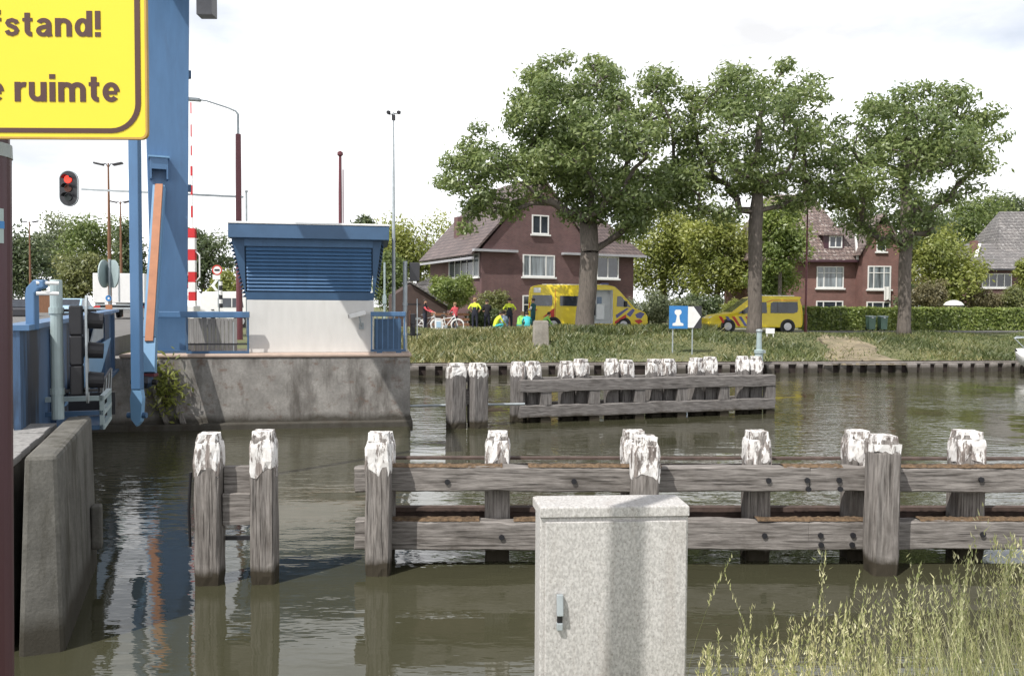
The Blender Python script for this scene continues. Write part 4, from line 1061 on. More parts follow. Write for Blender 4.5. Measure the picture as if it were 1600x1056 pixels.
# moored boat nosing in at the right edge
q = G(1606, 33.9, .0)
bt_ = thing('motor_boat', 'white motor boat bow with a chrome rail moored at the right edge', 'boat', q, R(12))
mb = MB(); secs = [(-.55, .02, .95, .90), (-.3, .28, .50, .93), (.4, .70, .12, .85), (1.6, 1.0, .0, .75), (4.5, .95, .0, .7)]
vs = []
for x, hw, zk, zd in secs: vs += [(x, 0, zk-.1), (x, -hw*.75, zk+.1), (x, -hw, zd), (x, 0, zd+.12), (x, hw, zd), (x, hw*.75, zk+.1)]
fs = []
for i in range(len(secs)-1):
    for j in range(6): fs.append((i*6+j, i*6+(j+1) % 6, (i+1)*6+(j+1) % 6, (i+1)*6+j))
fs += [tuple(range(5, -1, -1)), tuple(range(24, 30))]
mb.add(vs, fs).build('hull', 'white', bt_, smooth=True)
MB().path([(-.6, 0, 1.45), (-.1, -.4, 1.5), (.8, -.75, 1.45), (2, -.85, 1.35)], .025, 8).path([(-.6, 0, 1.45), (-.25, -.25, .98)], .02, 6).path([(.8, -.75, 1.45), (.75, -.72, .85)], .02, 6).path([(-.6, 0, 1.45), (-.1, .4, 1.5), (.8, .75, 1.45)], .025, 8).build('bow_rail', 'steel', bt_)
MB().add([(1.0, -.75, .85), (4.3, -.8, .8), (4.3, .8, .8), (1.0, .75, .85), (2.0, -.6, 1.75), (4.1, -.65, 1.7), (4.1, .65, 1.7), (2.0, .6, 1.75)], [(3, 2, 1, 0), (4, 5, 6, 7), (0, 1, 5, 4), (1, 2, 6, 5), (2, 3, 7, 6), (3, 0, 4, 7)]).build('cabin', 'white', bt_, bevel=.05)
MB().add([(1.15, -.62, 1.0), (1.15, .62, 1.0), (1.86, .52, 1.62), (1.86, -.52, 1.62)], [(0, 1, 2, 3)]).build('windscreen', 'glass', bt_)

# ---------------------------------------------------------------- vehicles
def taper_y(z, w_, zb, k): return w_/2 - max(0, z-zb)*k
def vehicle(name, label, cat, loc, rz, prof, w_, body, zb, k, side_w, wheels, screens=(), extra=(), door_cut=None, group=None, wr=.33, bev=.05):
    t = thing(name, label, cat, loc, rz, group)
    n = len(prof)
    mb = MB(); A = [(x, -taper_y(z, w_, zb, k), z) for x, z in prof]; B = [(x, taper_y(z, w_, zb, k), z) for x, z in prof]
    mb.add(A+B, [tuple(range(n)), tuple(range(2*n-1, n-1, -1))]+[(i, n+i, n+(i+1) % n, (i+1) % n) for i in range(n)])
    bo = mb.build('body', [body, 'interior'], t, bevel=bev)
    if door_cut:
        x0, z0, x1, z1, dep, sd_ = door_cut
        c = MB().box(((x0+x1)/2, sd_*(w_/2-dep/2+.3), (z0+z1)/2), (x1-x0, dep+.6, z1-z0), None, 1).build('cutter', [body, 'interior'], t)
        md = bo.modifiers.new('b', 'BOOLEAN'); md.operation = 'DIFFERENCE'; md.object = c; md.solver = 'EXACT'
        dg = bpy.context.evaluated_depsgraph_get(); dg.update(); me = bpy.data.meshes.new_from_object(bo.evaluated_get(dg))
        bo.modifiers.clear(); bo.data = me; bpy.data.objects.remove(c)
    for nm, mt, poly, sides, off in side_w:
        for sd_ in sides:
            m_ = MB(); m_.prism([(x, sd_*(taper_y(z, w_, zb, k)+off), z) for x, z in poly], (0, -sd_*.02, 0)); m_.build(nm, mt, t)
    for nm, mt, (xa, za), (xb, zb_), inset in screens:
        d_ = Vector((xb-xa, 0, zb_-za)).normalized(); nn = Vector((d_.z, 0, -d_.x))
        if nn.x*(1 if xa > 2 else -1) < 0: nn = -nn
        ya, yb = taper_y(za, w_, zb, k)-inset, taper_y(zb_, w_, zb, k)-inset
        q_ = [Vector((xa, -ya, za)), Vector((xa, ya, za)), Vector((xb, yb, zb_)), Vector((xb, -yb, zb_))]
        MB().prism([p+nn*.012 for p in q_], -nn*.02).build(nm, mt, t)
    for x in wheels:
        for sd_ in (-1, 1):
            y = sd_*(w_/2-.09)
            wl = MB().disc((x, y-sd_*.1, wr), wr, (0, sd_, 0), .2, 24).build('wheel', 'rubber', t, bevel=.02)
            MB().disc((x, y+sd_*.1, wr), wr*.62, (0, sd_, 0), .012, 16).build('rim', 'chrome', wl)
            MB().disc((x, y+sd_*.02, wr), wr*1.22, (0, sd_, 0), .073, 24).build('wheel_arch', 'black', t)
    for nm, mt, c, dim in extra: MB().box(c, dim).build(nm, mt, t, bevel=min(dim)*.2)
    return t
VG = 1.275
def rows(): pass
# ambulance (faces right)
ad = 47.2
qa = G(827, ad, VG)
ap = [(0, .38), (0, 1.0), (.04, 2.25), (.14, 2.52), (.5, 2.60), (4.4, 2.62), (4.85, 2.52), (5.15, 2.25), (6.0, 1.30), (6.55, 1.08), (6.72, .85), (6.74, .45), (6.6, .30), (.1, .30)]
sw = [('side_window', 'glass', [(.10, 1.50), (.16, 2.02), (1.22, 2.02), (1.28, 1.95), (1.28, 1.48), (1.2, 1.40), (.2, 1.42)], (-1, 1), .006),
      ('side_window', 'glass', [(1.72, 1.42), (1.72, 1.98), (2.95, 1.98), (2.95, 1.40)], (-1, 1), .006),
      ('cab_window', 'glass', [(4.95, 1.40), (4.98, 1.98), (5.2, 1.98), (5.78, 1.36)], (-1, 1), .006),
      ('red_chevron', 'stripe_red', [(.0+.05, 1.0), (.3, 1.22), (.45, 1.22), (.2, .98)], (-1,), .008),
      ('red_chevron', 'stripe_red', [(.75, .78), (1.25, 1.18), (1.40, 1.28), (1.40, .80), (1.2, .78), (1.2, .92), (1.0, .78)], (-1,), .008),
      ('red_chevron', 'stripe_red', [(2.9, .38), (3.3, .75), (3.5, .75), (3.1, .38)], (-1,), .008),
      ('red_chevron', 'stripe_red', [(4.85, .40), (4.85, .55), (5.45, .95), (5.52, .82)], (-1,), .008),
      ('blue_chevron', 'stripe_blue', [(4.9, .92), (5.5, 1.30), (5.66, 1.30), (4.95, .72)], (-1,), .0085),
      ('blue_chevron', 'stripe_blue', [(5.5, .95), (5.85, 1.28), (6.0, 1.2), (5.72, .80)], (-1,), .008),
      ('blue_chevron', 'stripe_blue', [(6.0, .95), (6.3, 1.1), (6.55, 1.0), (6.35, .72), (6.1, .75)], (-1,), .008),
      ('red_chevron', 'stripe_red', [(5.95, .62), (6.3, .68), (6.45, .55), (6.2, .4)], (-1,), .0085),
      ('door_seam', 'stripe_red', [(1.44, .42), (1.44, 2.4), (1.465, 2.4), (1.465, .42)], (-1, 1), .003),
      ('white_label', 'white', [(.22, 2.16), (.22, 2.44), (.62, 2.44), (.62, 2.16)], (-1,), .007)]
amb = vehicle('ambulance', 'yellow high roofed ambulance van with its white side door open', 'ambulance', (qa.x, qa.y+1, VG), R(1.5), ap, 2.0, 'yellow', 1.2, .06, sw, (1.35, 5.35),
        [('windscreen', 'glass', (5.2, 2.18), (5.97, 1.33), .12)],
        [('rear_bumper', 'black', (-.02, 0, .42), (.16, 1.9, .16)), ('front_bumper', 'black', (6.72, 0, .42), (.14, 1.8, .2)), ('headlight', 'lens', (6.48, -.78, .92), (.3, .22, .2)), ('headlight', 'lens', (6.48, .78, .92), (.3, .22, .2)),
         ('roof_light_bar', 'stripe_blue', (4.35, 0, 2.67), (.35, 1.3, .12)), ('roof_rail', 'white', (2.4, -.7, 2.63), (3.4, .05, .05)), ('mirror', 'black', (5.45, -1.13, 1.55), (.14, .2, .32)), ('tail_light', 'red', (-.01, -.86, 1.4), (.05, .12, .4))],
        (3.48, .42, 4.73, 2.33, 1.1, -1), wr=.36)
MB().box((4.1, -.15, 1.1), (.5, .4, .9)).build('seat', 'interior', amb, bevel=.05)
MB().box((3.75, -.35, 1.35), (.14, .1, .95)).build('harness', 'black', amb, bevel=.02)
MB().box((4.1, .1, 1.75), (.28, .1, .4)).build('equipment_bag', 'jeans', amb, bevel=.03)
# paramedic van (faces left)
vd = 45.8
qv = G(1255, vd, VG)
vp = [(.02, .42), (0, .9), (.05, 1.45), (.16, 1.86), (.05, 1.92), (.10, 1.98), (2.5, 2.02), (2.85, 1.93), (4.0, 1.08), (4.85, .95), (5.15, .78), (5.22, .5), (5.15, .28), (.1, .28)]
sw = [('side_window', 'glass', [(.32, 1.15), (.28, 1.30), (.30, 1.70), (1.65, 1.70), (1.78, 1.62), (1.80, 1.08), (.5, 1.08)], (-1, 1), .006),
      ('front_window', 'glass', [(2.0, 1.08), (2.02, 1.68), (2.72, 1.66), (3.6, 1.05)], (-1, 1), .006),
      ('red_trim', 'stripe_red', [(.28, 1.76), (.28, 1.80), (1.7, 1.80), (2.0, 1.70), (2.0, 1.66), (1.7, 1.76)], (-1, 1), .006),
      ('window_pillar', 'carblack', [(1.38, 1.1), (1.38, 1.69), (1.43, 1.69), (1.43, 1.1)], (-1, 1), .009)]
for i in range(5):
    x = 2.7+i*.37
    sw.append(('blue_chevron' if i % 2 else 'red_chevron', 'stripe_blue' if i % 2 else 'stripe_red', [(x, .35), (x+.16, .35), (x+.5, .88), (x+.34, .88)], (-1, 1), .008))
vehicle('paramedic_van', 'yellow paramedic minivan with striped bonnet parked behind the second tree', 'van', (qv.x, qv.y+.95, VG), R(180+1), vp, 1.85, 'yellow', 1.05, .12, sw, (.85, 4.15),
        [('windscreen', 'glass', (2.9, 1.88), (3.95, 1.13), .12)],
        [('headlight', 'lens', (4.98, -.68, .78), (.3, .3, .16)), ('headlight', 'lens', (4.98, .68, .78), (.3, .3, .16)), ('roof_light_bar', 'stripe_blue', (2.3, 0, 2.06), (.3, 1.2, .1)), ('roof_rail', 'white', (1.3, .6, 2.03), (1.8, .05, .05)),
         ('tail_light', 'red', (.03, .78, 1.05), (.06, .14, .34)), ('tail_light', 'red', (.03, -.78, 1.05), (.06, .14, .34)), ('front_bumper', 'yellow', (5.18, 0, .42), (.14, 1.7, .24)), ('mirror', 'carblack', (3.3, 1.0, 1.12), (.12, .18, .2))], wr=.34)
# vehicles beyond the bridge
RZ = 1.9
tp_ = [(0, .5), (0, 3.0), (.05, 3.05), (4.2, 3.05), (4.25, 2.3), (4.9, 2.3), (5.4, 1.5), (5.6, .5)]
q = G(186, 41.5, 1.93)
vehicle('box_truck', 'white box truck standing on the approach road behind the blue hanging link', 'truck', q, R(102), [(0, .78), (0, 2.25), (4.4, 2.25), (4.45, 1.95), (5.2, 1.9), (5.7, 1.3), (5.8, .5), (4.4, .5), (4.3, .78)], 2.4, 'white', 1.5, .0, [('side_window', 'glass', [(4.6, 1.3), (4.65, 1.8), (5.1, 1.8), (5.5, 1.3)], (-1, 1), .006)], (1.2, 4.8),
        [], [('chassis', 'black', (2.2, 0, .62), (4.2, 1.2, .2)), ('rear_bumper', 'steel', (-.04, 0, .50), (.10, 2.3, .10)), ('under_run_bar', 'steel', (-.02, 0, .68), (.08, 2.2, .07)), ('tail_light', 'red', (-.06, -1.0, .58), (.05, .3, .1)), ('tail_light', 'red', (-.06, 1.0, .58), (.05, .3, .1)), ('door_bar', 'steel', (-.02, 0, 1.5), (.04, .04, 1.3))], wr=.42, bev=.03)
q = G(126, 60, RZ-.30)
cp = [(0, .35), (.0, .9), (.35, 1.0), (.75, 1.42), (2.2, 1.45), (3.0, .95), (4.0, .85), (4.15, .5), (4.05, .25), (.1, .25)]
vehicle('parked_car', 'pale blue car facing the bridge seen over the near girder', 'car', q, R(-78), cp, 1.72, 'carblue', .9, .25, [('side_window', 'glass', [(.6, .95), (.85, 1.36), (2.15, 1.38), (2.8, .95)], (-1, 1), .006)], (.75, 3.3),
        [('windscreen', 'glass', (2.22, 1.42), (2.98, .98), .12)], [('headlight', 'lens', (4.02, -.62, .68), (.12, .3, .14)), ('headlight', 'lens', (4.02, .62, .68), (.12, .3, .14)), ('front_bumper', 'carblack', (4.12, 0, .38), (.1, 1.5, .14))], wr=.3)
q = G(30, 52, RZ-.42)
vehicle('parked_car', 'dark car partly hidden by the maroon lamp post at the far left', 'car', q, R(-60), cp, 1.72, 'carblack', .9, .25, [('side_window', 'glass', [(.6, .95), (.85, 1.36), (2.15, 1.38), (2.8, .95)], (-1, 1), .006)], (.75, 3.3),
        [('windscreen', 'glass', (2.22, 1.42), (2.98, .98), .12)], [('headlight', 'lens', (4.02, -.62, .68), (.12, .3, .14)), ('headlight', 'lens', (4.02, .62, .68), (.12, .3, .14))], wr=.3)
q = G(347, 41, RZ-.35); q.y += .5
wp = [(0, .3), (0, 1.5), (.1, 1.72), (1.9, 1.75), (2.3, 1.6), (2.4, 1.1), (2.45, .3)]
vehicle('white_van', 'white van with a wide dark window between the tower and the hut', 'van', (q.x-1.0, q.y, q.z), R(4), wp, 1.8, 'white', 1.2, .05, [('side_window', 'glass', [(.85, .98), (.85, 1.42), (2.0, 1.42), (2.08, .98)], (-1, 1), .006), ('window_pillar', 'white', [(1.5, .98), (1.5, 1.42), (1.54, 1.42), (1.54, .98)], (-1, 1), .010)], (.4, 1.95), [], [('door_handle', 'black', (.6, -.91, .85), (.14, .03, .04))], wr=.3)

# ---------------------------------------------------------------- lamps, signals, signs beyond the bridge
def double_lamp(label, px, d, py):
    q_ = G(px, d, 1.5); h_ = ZP(px, py, d)-1.5
    t_ = thing('street_lamp', label, 'street lamp', q_, R(random.uniform(-5, 5)), 'double armed lamps beyond the bridge')
    MB().path([(0, 0, 0), (0, 0, h_*.55), (0, 0, h_-.1), (0, 0, h_+.05)], [.09, .075, .035, .03], 10).build('pole', 'brown_wood', t_)
    for s_ in (-1, 1):
        a_ = MB().path([(0, 0, h_-.15), (s_*.10, 0, h_+.02), (s_*.2, 0, h_+.03)], .02, 6).build('arm', 'black', t_)
        MB().box((s_*.42, 0, h_+.02), (.42, .22, .09), (0, s_*R(-12), 0)).build('lamp_head', 'carblack', a_, bevel=.02)
double_lamp('double armed street lamp, the tallest one rising behind the grey sign discs', 172, 37, 257)
double_lamp('double armed street lamp right beside the blue hanging link', 190, 50, 316)
double_lamp('double armed street lamp furthest left against the trees', 48, 62, 347)
# mast arm carrying the red signal
md_ = 26.5
q = G(374, md_, 1.5)
lm = thing('street_lamp', 'red brown lamp post with a curved arm and a long cross bar above the hut', 'street lamp', q)
hz2 = ZP(377, 180, md_)-1.5; mk = md_/F
MB().path([(0, 0, 0), (0, 0, ZP(377, 210, md_)-1.5)], [.10, .085], 12).build('lower_pole', 'lampred', lm)
zq = ZP(377, 210, md_)-1.5
MB().path([(0, 0, zq), (0, 0, zq+.62), (-.07, 0, zq+.72), (-.3, 0, zq+.82), (-1.0, 0, zq+1.04), (-1.25, 0, zq+1.07)], [.045, .04, .035, .03, .025, .025], 8).build('curved_arm', 'steel', lm)
MB().box((-1.42, 0, zq+1.08), (.48, .2, .10), (0, R(4), 0)).build('lamp_head', 'steel', lm, bevel=.03)
zA = ZP(377, 308, md_)-1.5; zB_ = ZP(130, 296, md_)-1.5; xB = G(130, md_, 0).x-q.x
MB().bar((.15, 0, zA), (xB, 0, zB_), .06, .06).build('cross_bar', 'steel', lm)
q2 = G(111, md_, 0)
z0, z1 = ZP(111, 323, md_), ZP(111, 267, md_)
tl_ = thing('traffic_light', 'black three lamp traffic light showing red on the cross bar end', 'traffic light', (q2.x, md_-.05, z0))
hh = z1-z0; rw = .30
pl = [(rw*math.cos(R(a_)), 0, (hh-rw if a_ < 180 else rw) + rw*math.sin(R(a_))) for a_ in range(0, 360, 12)]
MB().prism(pl, (0, .05, 0)).build('backing_board', 'carblack', tl_)
ring_mesh([(p[0]*1.0, 0, p[2]) for p in pl], [(p[0]*.93, 0, (p[2]-hh/2)*.965+hh/2) for p in pl], -.006, .005).build('board_edge', 'steel', tl_)
M['red_on'] = emit('red_lamp_on', (1.0, .035, .02), 2.2)
M['amber_off'] = plain('amber_lens_off', (.16, .04, .015), .3, .1, 4)
M['green_off'] = plain('green_lens_off', (.02, .03, .028), .3, .1, 4)
for z, mt in ((hh*.75, 'red_on'), (hh*.5, 'amber_off'), (hh*.25, 'green_off')):
    l_ = MB().disc((0, -.02, z), .115, (0, -1, 0), .02).build('lamp', mt, tl_)
    m_ = MB(); n = 12
    for i in range(n+1):
        a_ = R(10+160*i/n)
        for y in (-.02, -.22): m_.v.append((.135*math.cos(a_), y, z+.135*math.sin(a_)))
    for i in range(n): m_.f.append((2*i, 2*i+2, 2*i+3, 2*i+1)); m_.m.append(0)
    m_.build('visor', 'black', tl_)
# masts behind the hut
q = G(532, 29, 1.5); h_ = ZP(532, 245, 29)-1.5
t = thing('signal_mast', 'thin red brown mast with a small lamp top behind the hut roof', 'mast', q)
MB().path([(0, 0, 0), (0, 0, h_*.8), (0, 0, h_)], [.07, .06, .05], 10).build('pole', 'lampred', t)
MB().tube((.10, 0, h_*.62), (.10, 0, h_*.93), .02).build('side_pipe', 'lampred', t)
MB().lathe([(.03, 0), (.10, .05), (.10, .14), (.02, .2)], (0, 0, h_), 10).build('lamp_head', 'lampred', t)
q = G(386, 30, 1.5); h_ = ZP(386, 300, 30)-1.5
tag(MB().path([(0, 0, 0), (0, 0, h_)], [.045, .04], 8).lathe([(.06, 0), (.06, .05)], (0, 0, h_), 8).build('slim_pole', 'steel', None, q), 'slim grey pole beside the red brown lamp post behind the hut', 'pole')
q = G(601, 24, 1.5); h_ = ZP(601, 410, 24)-1.5
tag(MB().path([(0, 0, 0), (0, 0, h_)], [.035, .03], 8).box((0, 0, h_*.55), (.1, .1, .25)).build('slim_pole', 'greygreen', None, q), 'short slim green pole between the hut and the aerial mast', 'pole')
# raised barrier boom
bd = 23.0
q = G(300, bd, 1.5)
bo = thing('barrier_boom', 'raised red and white striped barrier boom beside the bridge tower', 'barrier', q)
zbt = [486, 470, 456, 441, 425, 407, 390, 372, 357, 340, 322, 305, 290, 275, 260, 243, 228, 214, 195, 178, 160]
for i in range(len(zbt)-1):
    z0, z1 = ZP(301, zbt[i], bd)-1.5, ZP(301, zbt[i+1], bd)-1.5
    w0 = .19 if zbt[i] > 358 else (.05 if zbt[i] > 260 else .03)
    MB().box((.02, 0, (z0+z1)/2), (w0, w0*.7, z1-z0-.004)).build('red_band' if i % 2 else 'white_band', 'red' if i % 2 else 'white', bo)
za, zb2 = ZP(301, 440, bd)-1.5, ZP(301, 392, bd)-1.5
MB().path([(.1, 0, za), (.22, 0, za+.12), (.22, 0, zb2-.12), (.1, 0, zb2)], .022, 8).build('loop_rail', 'white', bo)
MB().box((-.06, .0, .55), (.42, .5, 1.1)).build('drive_housing', 'white', bo, bevel=.03)
for k in range(6): MB().bar((-.08, 0, 1.0+k*.33), (-.32, 0, .88+k*.33), .05, .09).build('counter_bracket', 'white' if k % 2 else 'red', bo)
# sign with backs of discs, blue disc and amber plate
sdn = 21.5
q = G(172, sdn, 1.5)
t = thing('traffic_sign', 'sign pole with two grey disc backs above a round blue sign and amber plate', 'sign', q)
MB().tube((0, 0, 0), (0, 0, ZP(172, 405, sdn)-1.5), .035).build('pole', 'steel', t)
zc = ZP(172, 428, sdn)-1.5
MB().disc((-.10, -.05, zc), .36, (-.998, -.06, 0), .03, 24).build('sign_disc', 'greygreen', t)
MB().disc((.10, -.05, zc), .36, (.67, .74, 0), .03, 24).build('sign_disc', 'greygreen', t)
zc = ZP(172, 466, sdn)-1.5
bs = MB().disc((0, -.06, zc), .085, (0, -1, 0), .015).build('blue_disc', 'white', t)
ring_mesh([(.078*math.cos(R(a_)), 0, zc+.078*math.sin(R(a_))) for a_ in range(0, 360, 15)], [(.03*math.cos(R(a_)), 0, zc+.03*math.sin(R(a_))) for a_ in range(0, 360, 15)], -.080, .004).build('blue_ring', 'sign_blue', bs)
zc = ZP(172, 482, sdn)-1.5
MB().box((0, -.06, zc), (.17, .02, .19)).build('amber_plate', 'orange', t)
# no entry type sign with chevron board
sd2 = 33.0
q = G(342, sd2, 1.5)
t = thing('traffic_sign', 'round red ringed sign above a white plate and chevron beside the hut', 'sign', q)
MB().tube((0, .02, 0), (0, .02, ZP(340, 415, sd2)-1.5), .03).build('pole', 'steel', t)
zc = ZP(340, 422, sd2)-1.5
r_ = MB().disc((-.05, -.02, zc), .20, (0, -1, 0), .015).build('round_sign', 'white', t)
ring_mesh([(-.05+.2*math.cos(R(a_)), 0, zc+.2*math.sin(R(a_))) for a_ in range(0, 360, 15)], [(-.05+.155*math.cos(R(a_)), 0, zc+.155*math.sin(R(a_))) for a_ in range(0, 360, 15)], -.042, .004).build('red_ring', 'stripe_red', r_)
MB().box((-.05, -.043, zc), (.2, .006, .07)).build('black_bar', 'black', r_)
MB().box((-.08, -.02, ZP(340, 433, sd2)-1.5), (.30, .02, .19)).build('plate', 'white', t)
zc = ZP(337, 446, sd2)-1.5
MB().prism([(-.30, -.03, zc), (-.12, -.03, zc+.22), (.0, -.03, zc+.22), (-.16, -.03, zc), (.0, -.03, zc-.22), (-.12, -.03, zc-.22)], (0, .02, 0)).build('chevron', 'white', t)
for k in range(6):
    z = ZP(345, 478-k*7, sd2)-1.5
    MB().tube((.09, -.03, z-.08), (.09, -.03, z+.08), .07, mi=0).build('white_band' if k % 2 else 'black_band', 'white' if k % 2 else 'black', t)
q = G(71, 75, 1.5); 
kz = thing('wooden_kiosk', 'small brown boarded kiosk beside the road at the far left', 'kiosk', q, R(10))
kh = ZP(71, 457, 75)-1.5
MB().box((0, 0, kh/2), (1.5, 1.5, kh)).build('boarded_wall', 'brown_wood', kz)
MB().box((0, 0, kh+.06), (1.8, 1.8, .12)).build('roof', 'white', kz)
# ---------------------------------------------------------------- trees
def tube_tree(mb, nodes, parents, radii, sides=6, lead=-1):
    for i, p in enumerate(parents):
        if p < 0: continue
        mb.path([nodes[p], nodes[i]], [radii[p] if radii[p] < radii[i]*1.8 or i == lead else radii[i]*1.35, radii[i]], 14 if i == lead else sides, cap=False)
def in_poly(x, y, poly):
    c = False; n = len(poly)
    for i in range(n):
        x1, y1 = poly[i]; x2, y2 = poly[i-1]
        if (y1 > y) != (y2 > y) and x < (x2-x1)*(y-y1)/(y2-y1)+x1: c = not c
    return c
def edge_dist(x, y, poly):
    best = 1e9; n = len(poly)
    for i in range(n):
        a = Vector(poly[i]); b = Vector(poly[i-1]); p = Vector((x, y)); ab = b-a
        t = max(0, min(1, (p-a).dot(ab)/ab.length_squared)); best = min(best, (a+ab*t-p).length)
    return best
def big_tree(label, px, d, outline, r0, split_py, seed, n_cl, per, group, top_py, lean=0):
    rg = random.Random(seed); rng = np.random.default_rng(seed)
    b = G(px, d, 0); b.z = bank_z(b.x, b.y)-.1
    t = thing('roadside_tree', label, 'tree', b, 0, group)
    poly = [((lambda p: (p.x-b.x, p.z-b.z))(X(x, y, d))) for x, y in outline]
    xs = [p[0] for p in poly]; zs = [p[1] for p in poly]
    half = (max(xs)-min(xs))/2; cx0 = (max(xs)+min(xs))/2; z0, z1 = min(zs), max(zs)
    cl = []
    while len(cl) < n_cl:
        x, z = rg.uniform(min(xs), max(xs)), rg.uniform(z0, z1)
        if not in_poly(x, z, poly): continue
        e = edge_dist(x, z, poly); 
        if e < .30: continue
        dm = min(half*.85, .6+e*1.25)          # depth of the crown here
        y = rg.uniform(-dm, dm)
        shell = max(abs(y)/dm, 1-min(1, e/2.4))
        if rg.random() > .22+.78*shell: continue
        r = min(rg.uniform(.55, 1.15), e+.25)
        if any((x-q[0])**2+(y-q[1])**2+(z-q[2])**2 < (.62*(r+q[3]))**2*.75 for q in cl) and rg.random() < .85: continue
        cl.append((x, y, z, r))
    # limbs
    sz = X(px, split_py, d).z-b.z; tz = X(px, top_py, d).z-b.z
    nodes = [Vector((0, 0, -.2)), Vector((0, 0, .5))]; par = [-1, 0]
    for k in range(1, 7): nodes.append(Vector((lean*k/6+rg.uniform(-.04, .04), rg.uniform(-.04, .04), .5+(sz-.5)*k/6))); par.append(len(nodes)-2)
    trunk_n = len(nodes)
    last = trunk_n-1
    for k in range(1, 6):
        nodes.append(Vector((lean+rg.uniform(-.3, .3)+.1*k*rg.uniform(-1, 1), rg.uniform(-.3, .3), sz+(tz-sz)*k/5*.85))); par.append(last); last = len(nodes)-1
    first = trunk_n-1
    org = nodes[first]
    for x, y, z, r in sorted(cl, key=lambda q: (Vector(q[:3])-org).length):
        p = Vector((x, y, z)); best, bi = 1e9, first
        for i in range(first, len(nodes)):
            v = p-nodes[i]; dd_ = v.length
            if v.z < -.15*dd_: dd_ *= 1.6
            dd_ += .22*(nodes[i]-org).length
            if dd_ < best: best, bi = dd_, i
        m_ = nodes[bi].lerp(p, .5)+Vector((rg.uniform(-.18, .18), rg.uniform(-.18, .18), rg.uniform(-.05, .22)))
        nodes.append(m_); par.append(bi); nodes.append(p+Vector((0, 0, -.15))); par.append(len(nodes)-2)
    area = [0.0]*len(nodes); has = [False]*len(nodes)
    for i in range(len(nodes)-1, 0, -1):
        if not has[i]: area[i] = .026**2
        area[par[i]] += area[i]*.93; has[par[i]] = True
    rad = [math.sqrt(a_) for a_ in area]
    kf = r0/rad[2]; rad = [r_*(kf if i < trunk_n else 1+(kf-1)*min(1, rad[i]/rad[first])) for i, r_ in enumerate(rad)]
    rad = [min(r_, r0) for r_ in rad]; rad[0] = r0*1.35; rad[1] = r0*1.1
    mb = MB(); mb.path(nodes[:trunk_n], rad[:trunk_n], 14)
    tr = mb.build('trunk', 'bark', t, smooth=True)
    mb = MB(); tube_tree(mb, nodes, [(-1 if i < trunk_n else p) for i, p in enumerate(par)], rad, 6, trunk_n)
    mb.build('branches', 'bark', tr, smooth=True)
    C = []; N = []
    for x, y, z, r in cl:
        k = int(per*(r/.85)**2*rg.uniform(.75, 1.2)); v = rng.normal(size=(k, 3)); v /= np.linalg.norm(v, axis=1)[:, None]
        rr = r*rng.uniform(.25, 1.0, size=(k, 1))**.6*(1+.18*rng.normal(size=(k, 1)))
        q = v*rr*np.array([1.05, 1.05, .72]); q[:, 2] -= .10*(q[:, 0]**2+q[:, 1]**2)
        C.append(q+np.array([x, y, z])); N.append(v*1.3)
    leaf_object('crown', np.concatenate(C),   .135, .054, 'leaf', t, rng, .8, np.concatenate(N))
    return t
T1 = [(680, 292), (694, 240), (722, 222), (738, 186), (760, 188), (786, 215), (793, 168), (797, 130), (830, 98), (862, 92), (905, 86), (962, 90), (985, 112), (1005, 98), (1048, 104), (1062, 150), (1085, 200), (1090, 270), (1070, 330), (1010, 372), (975, 378), (940, 352), (880, 350), (860, 322), (835, 318), (822, 345), (775, 348), (752, 330), (738, 372), (716, 366), (724, 330), (704, 308)]
T2 = [(1030, 290), (1060, 200), (1062, 130), (1090, 106), (1130, 108), (1172, 95), (1215, 98), (1240, 92), (1262, 112), (1300, 138), (1312, 190), (1300, 240), (1308, 290), (1262, 330), (1225, 345), (1200, 300), (1165, 315), (1142, 350), (1090, 352), (1060, 330)]
T3 = [(1262, 285), (1285, 230), (1300, 185), (1345, 158), (1392, 136), (1425, 128), (1460, 136), (1525, 140), (1552, 165), (1566, 200), (1574, 222), (1545, 232), (1530, 262), (1528, 300), (1500, 318), (1470, 330), (1452, 372), (1425, 392), (1380, 395), (1345, 375), (1322, 345), (1290, 330)]
GT = 'big trees along the far canal bank'
big_tree('large broad ash tree on the left, spreading over the ambulance and brick gable', 914, 42.6, T1, .46, 395, 11, 175, 290, GT, 110, .25)
big_tree('tall open crowned ash tree in the middle, trunk in front of the paramedic van', 1179, 42.6, T2, .35, 330, 23, 112, 215, GT, 115, 0)
big_tree('ash tree furthest right, trunk standing before the hedge and green bins', 1413, 43.2, T3, .31, 320, 37, 120, 215, GT, 150, .05)

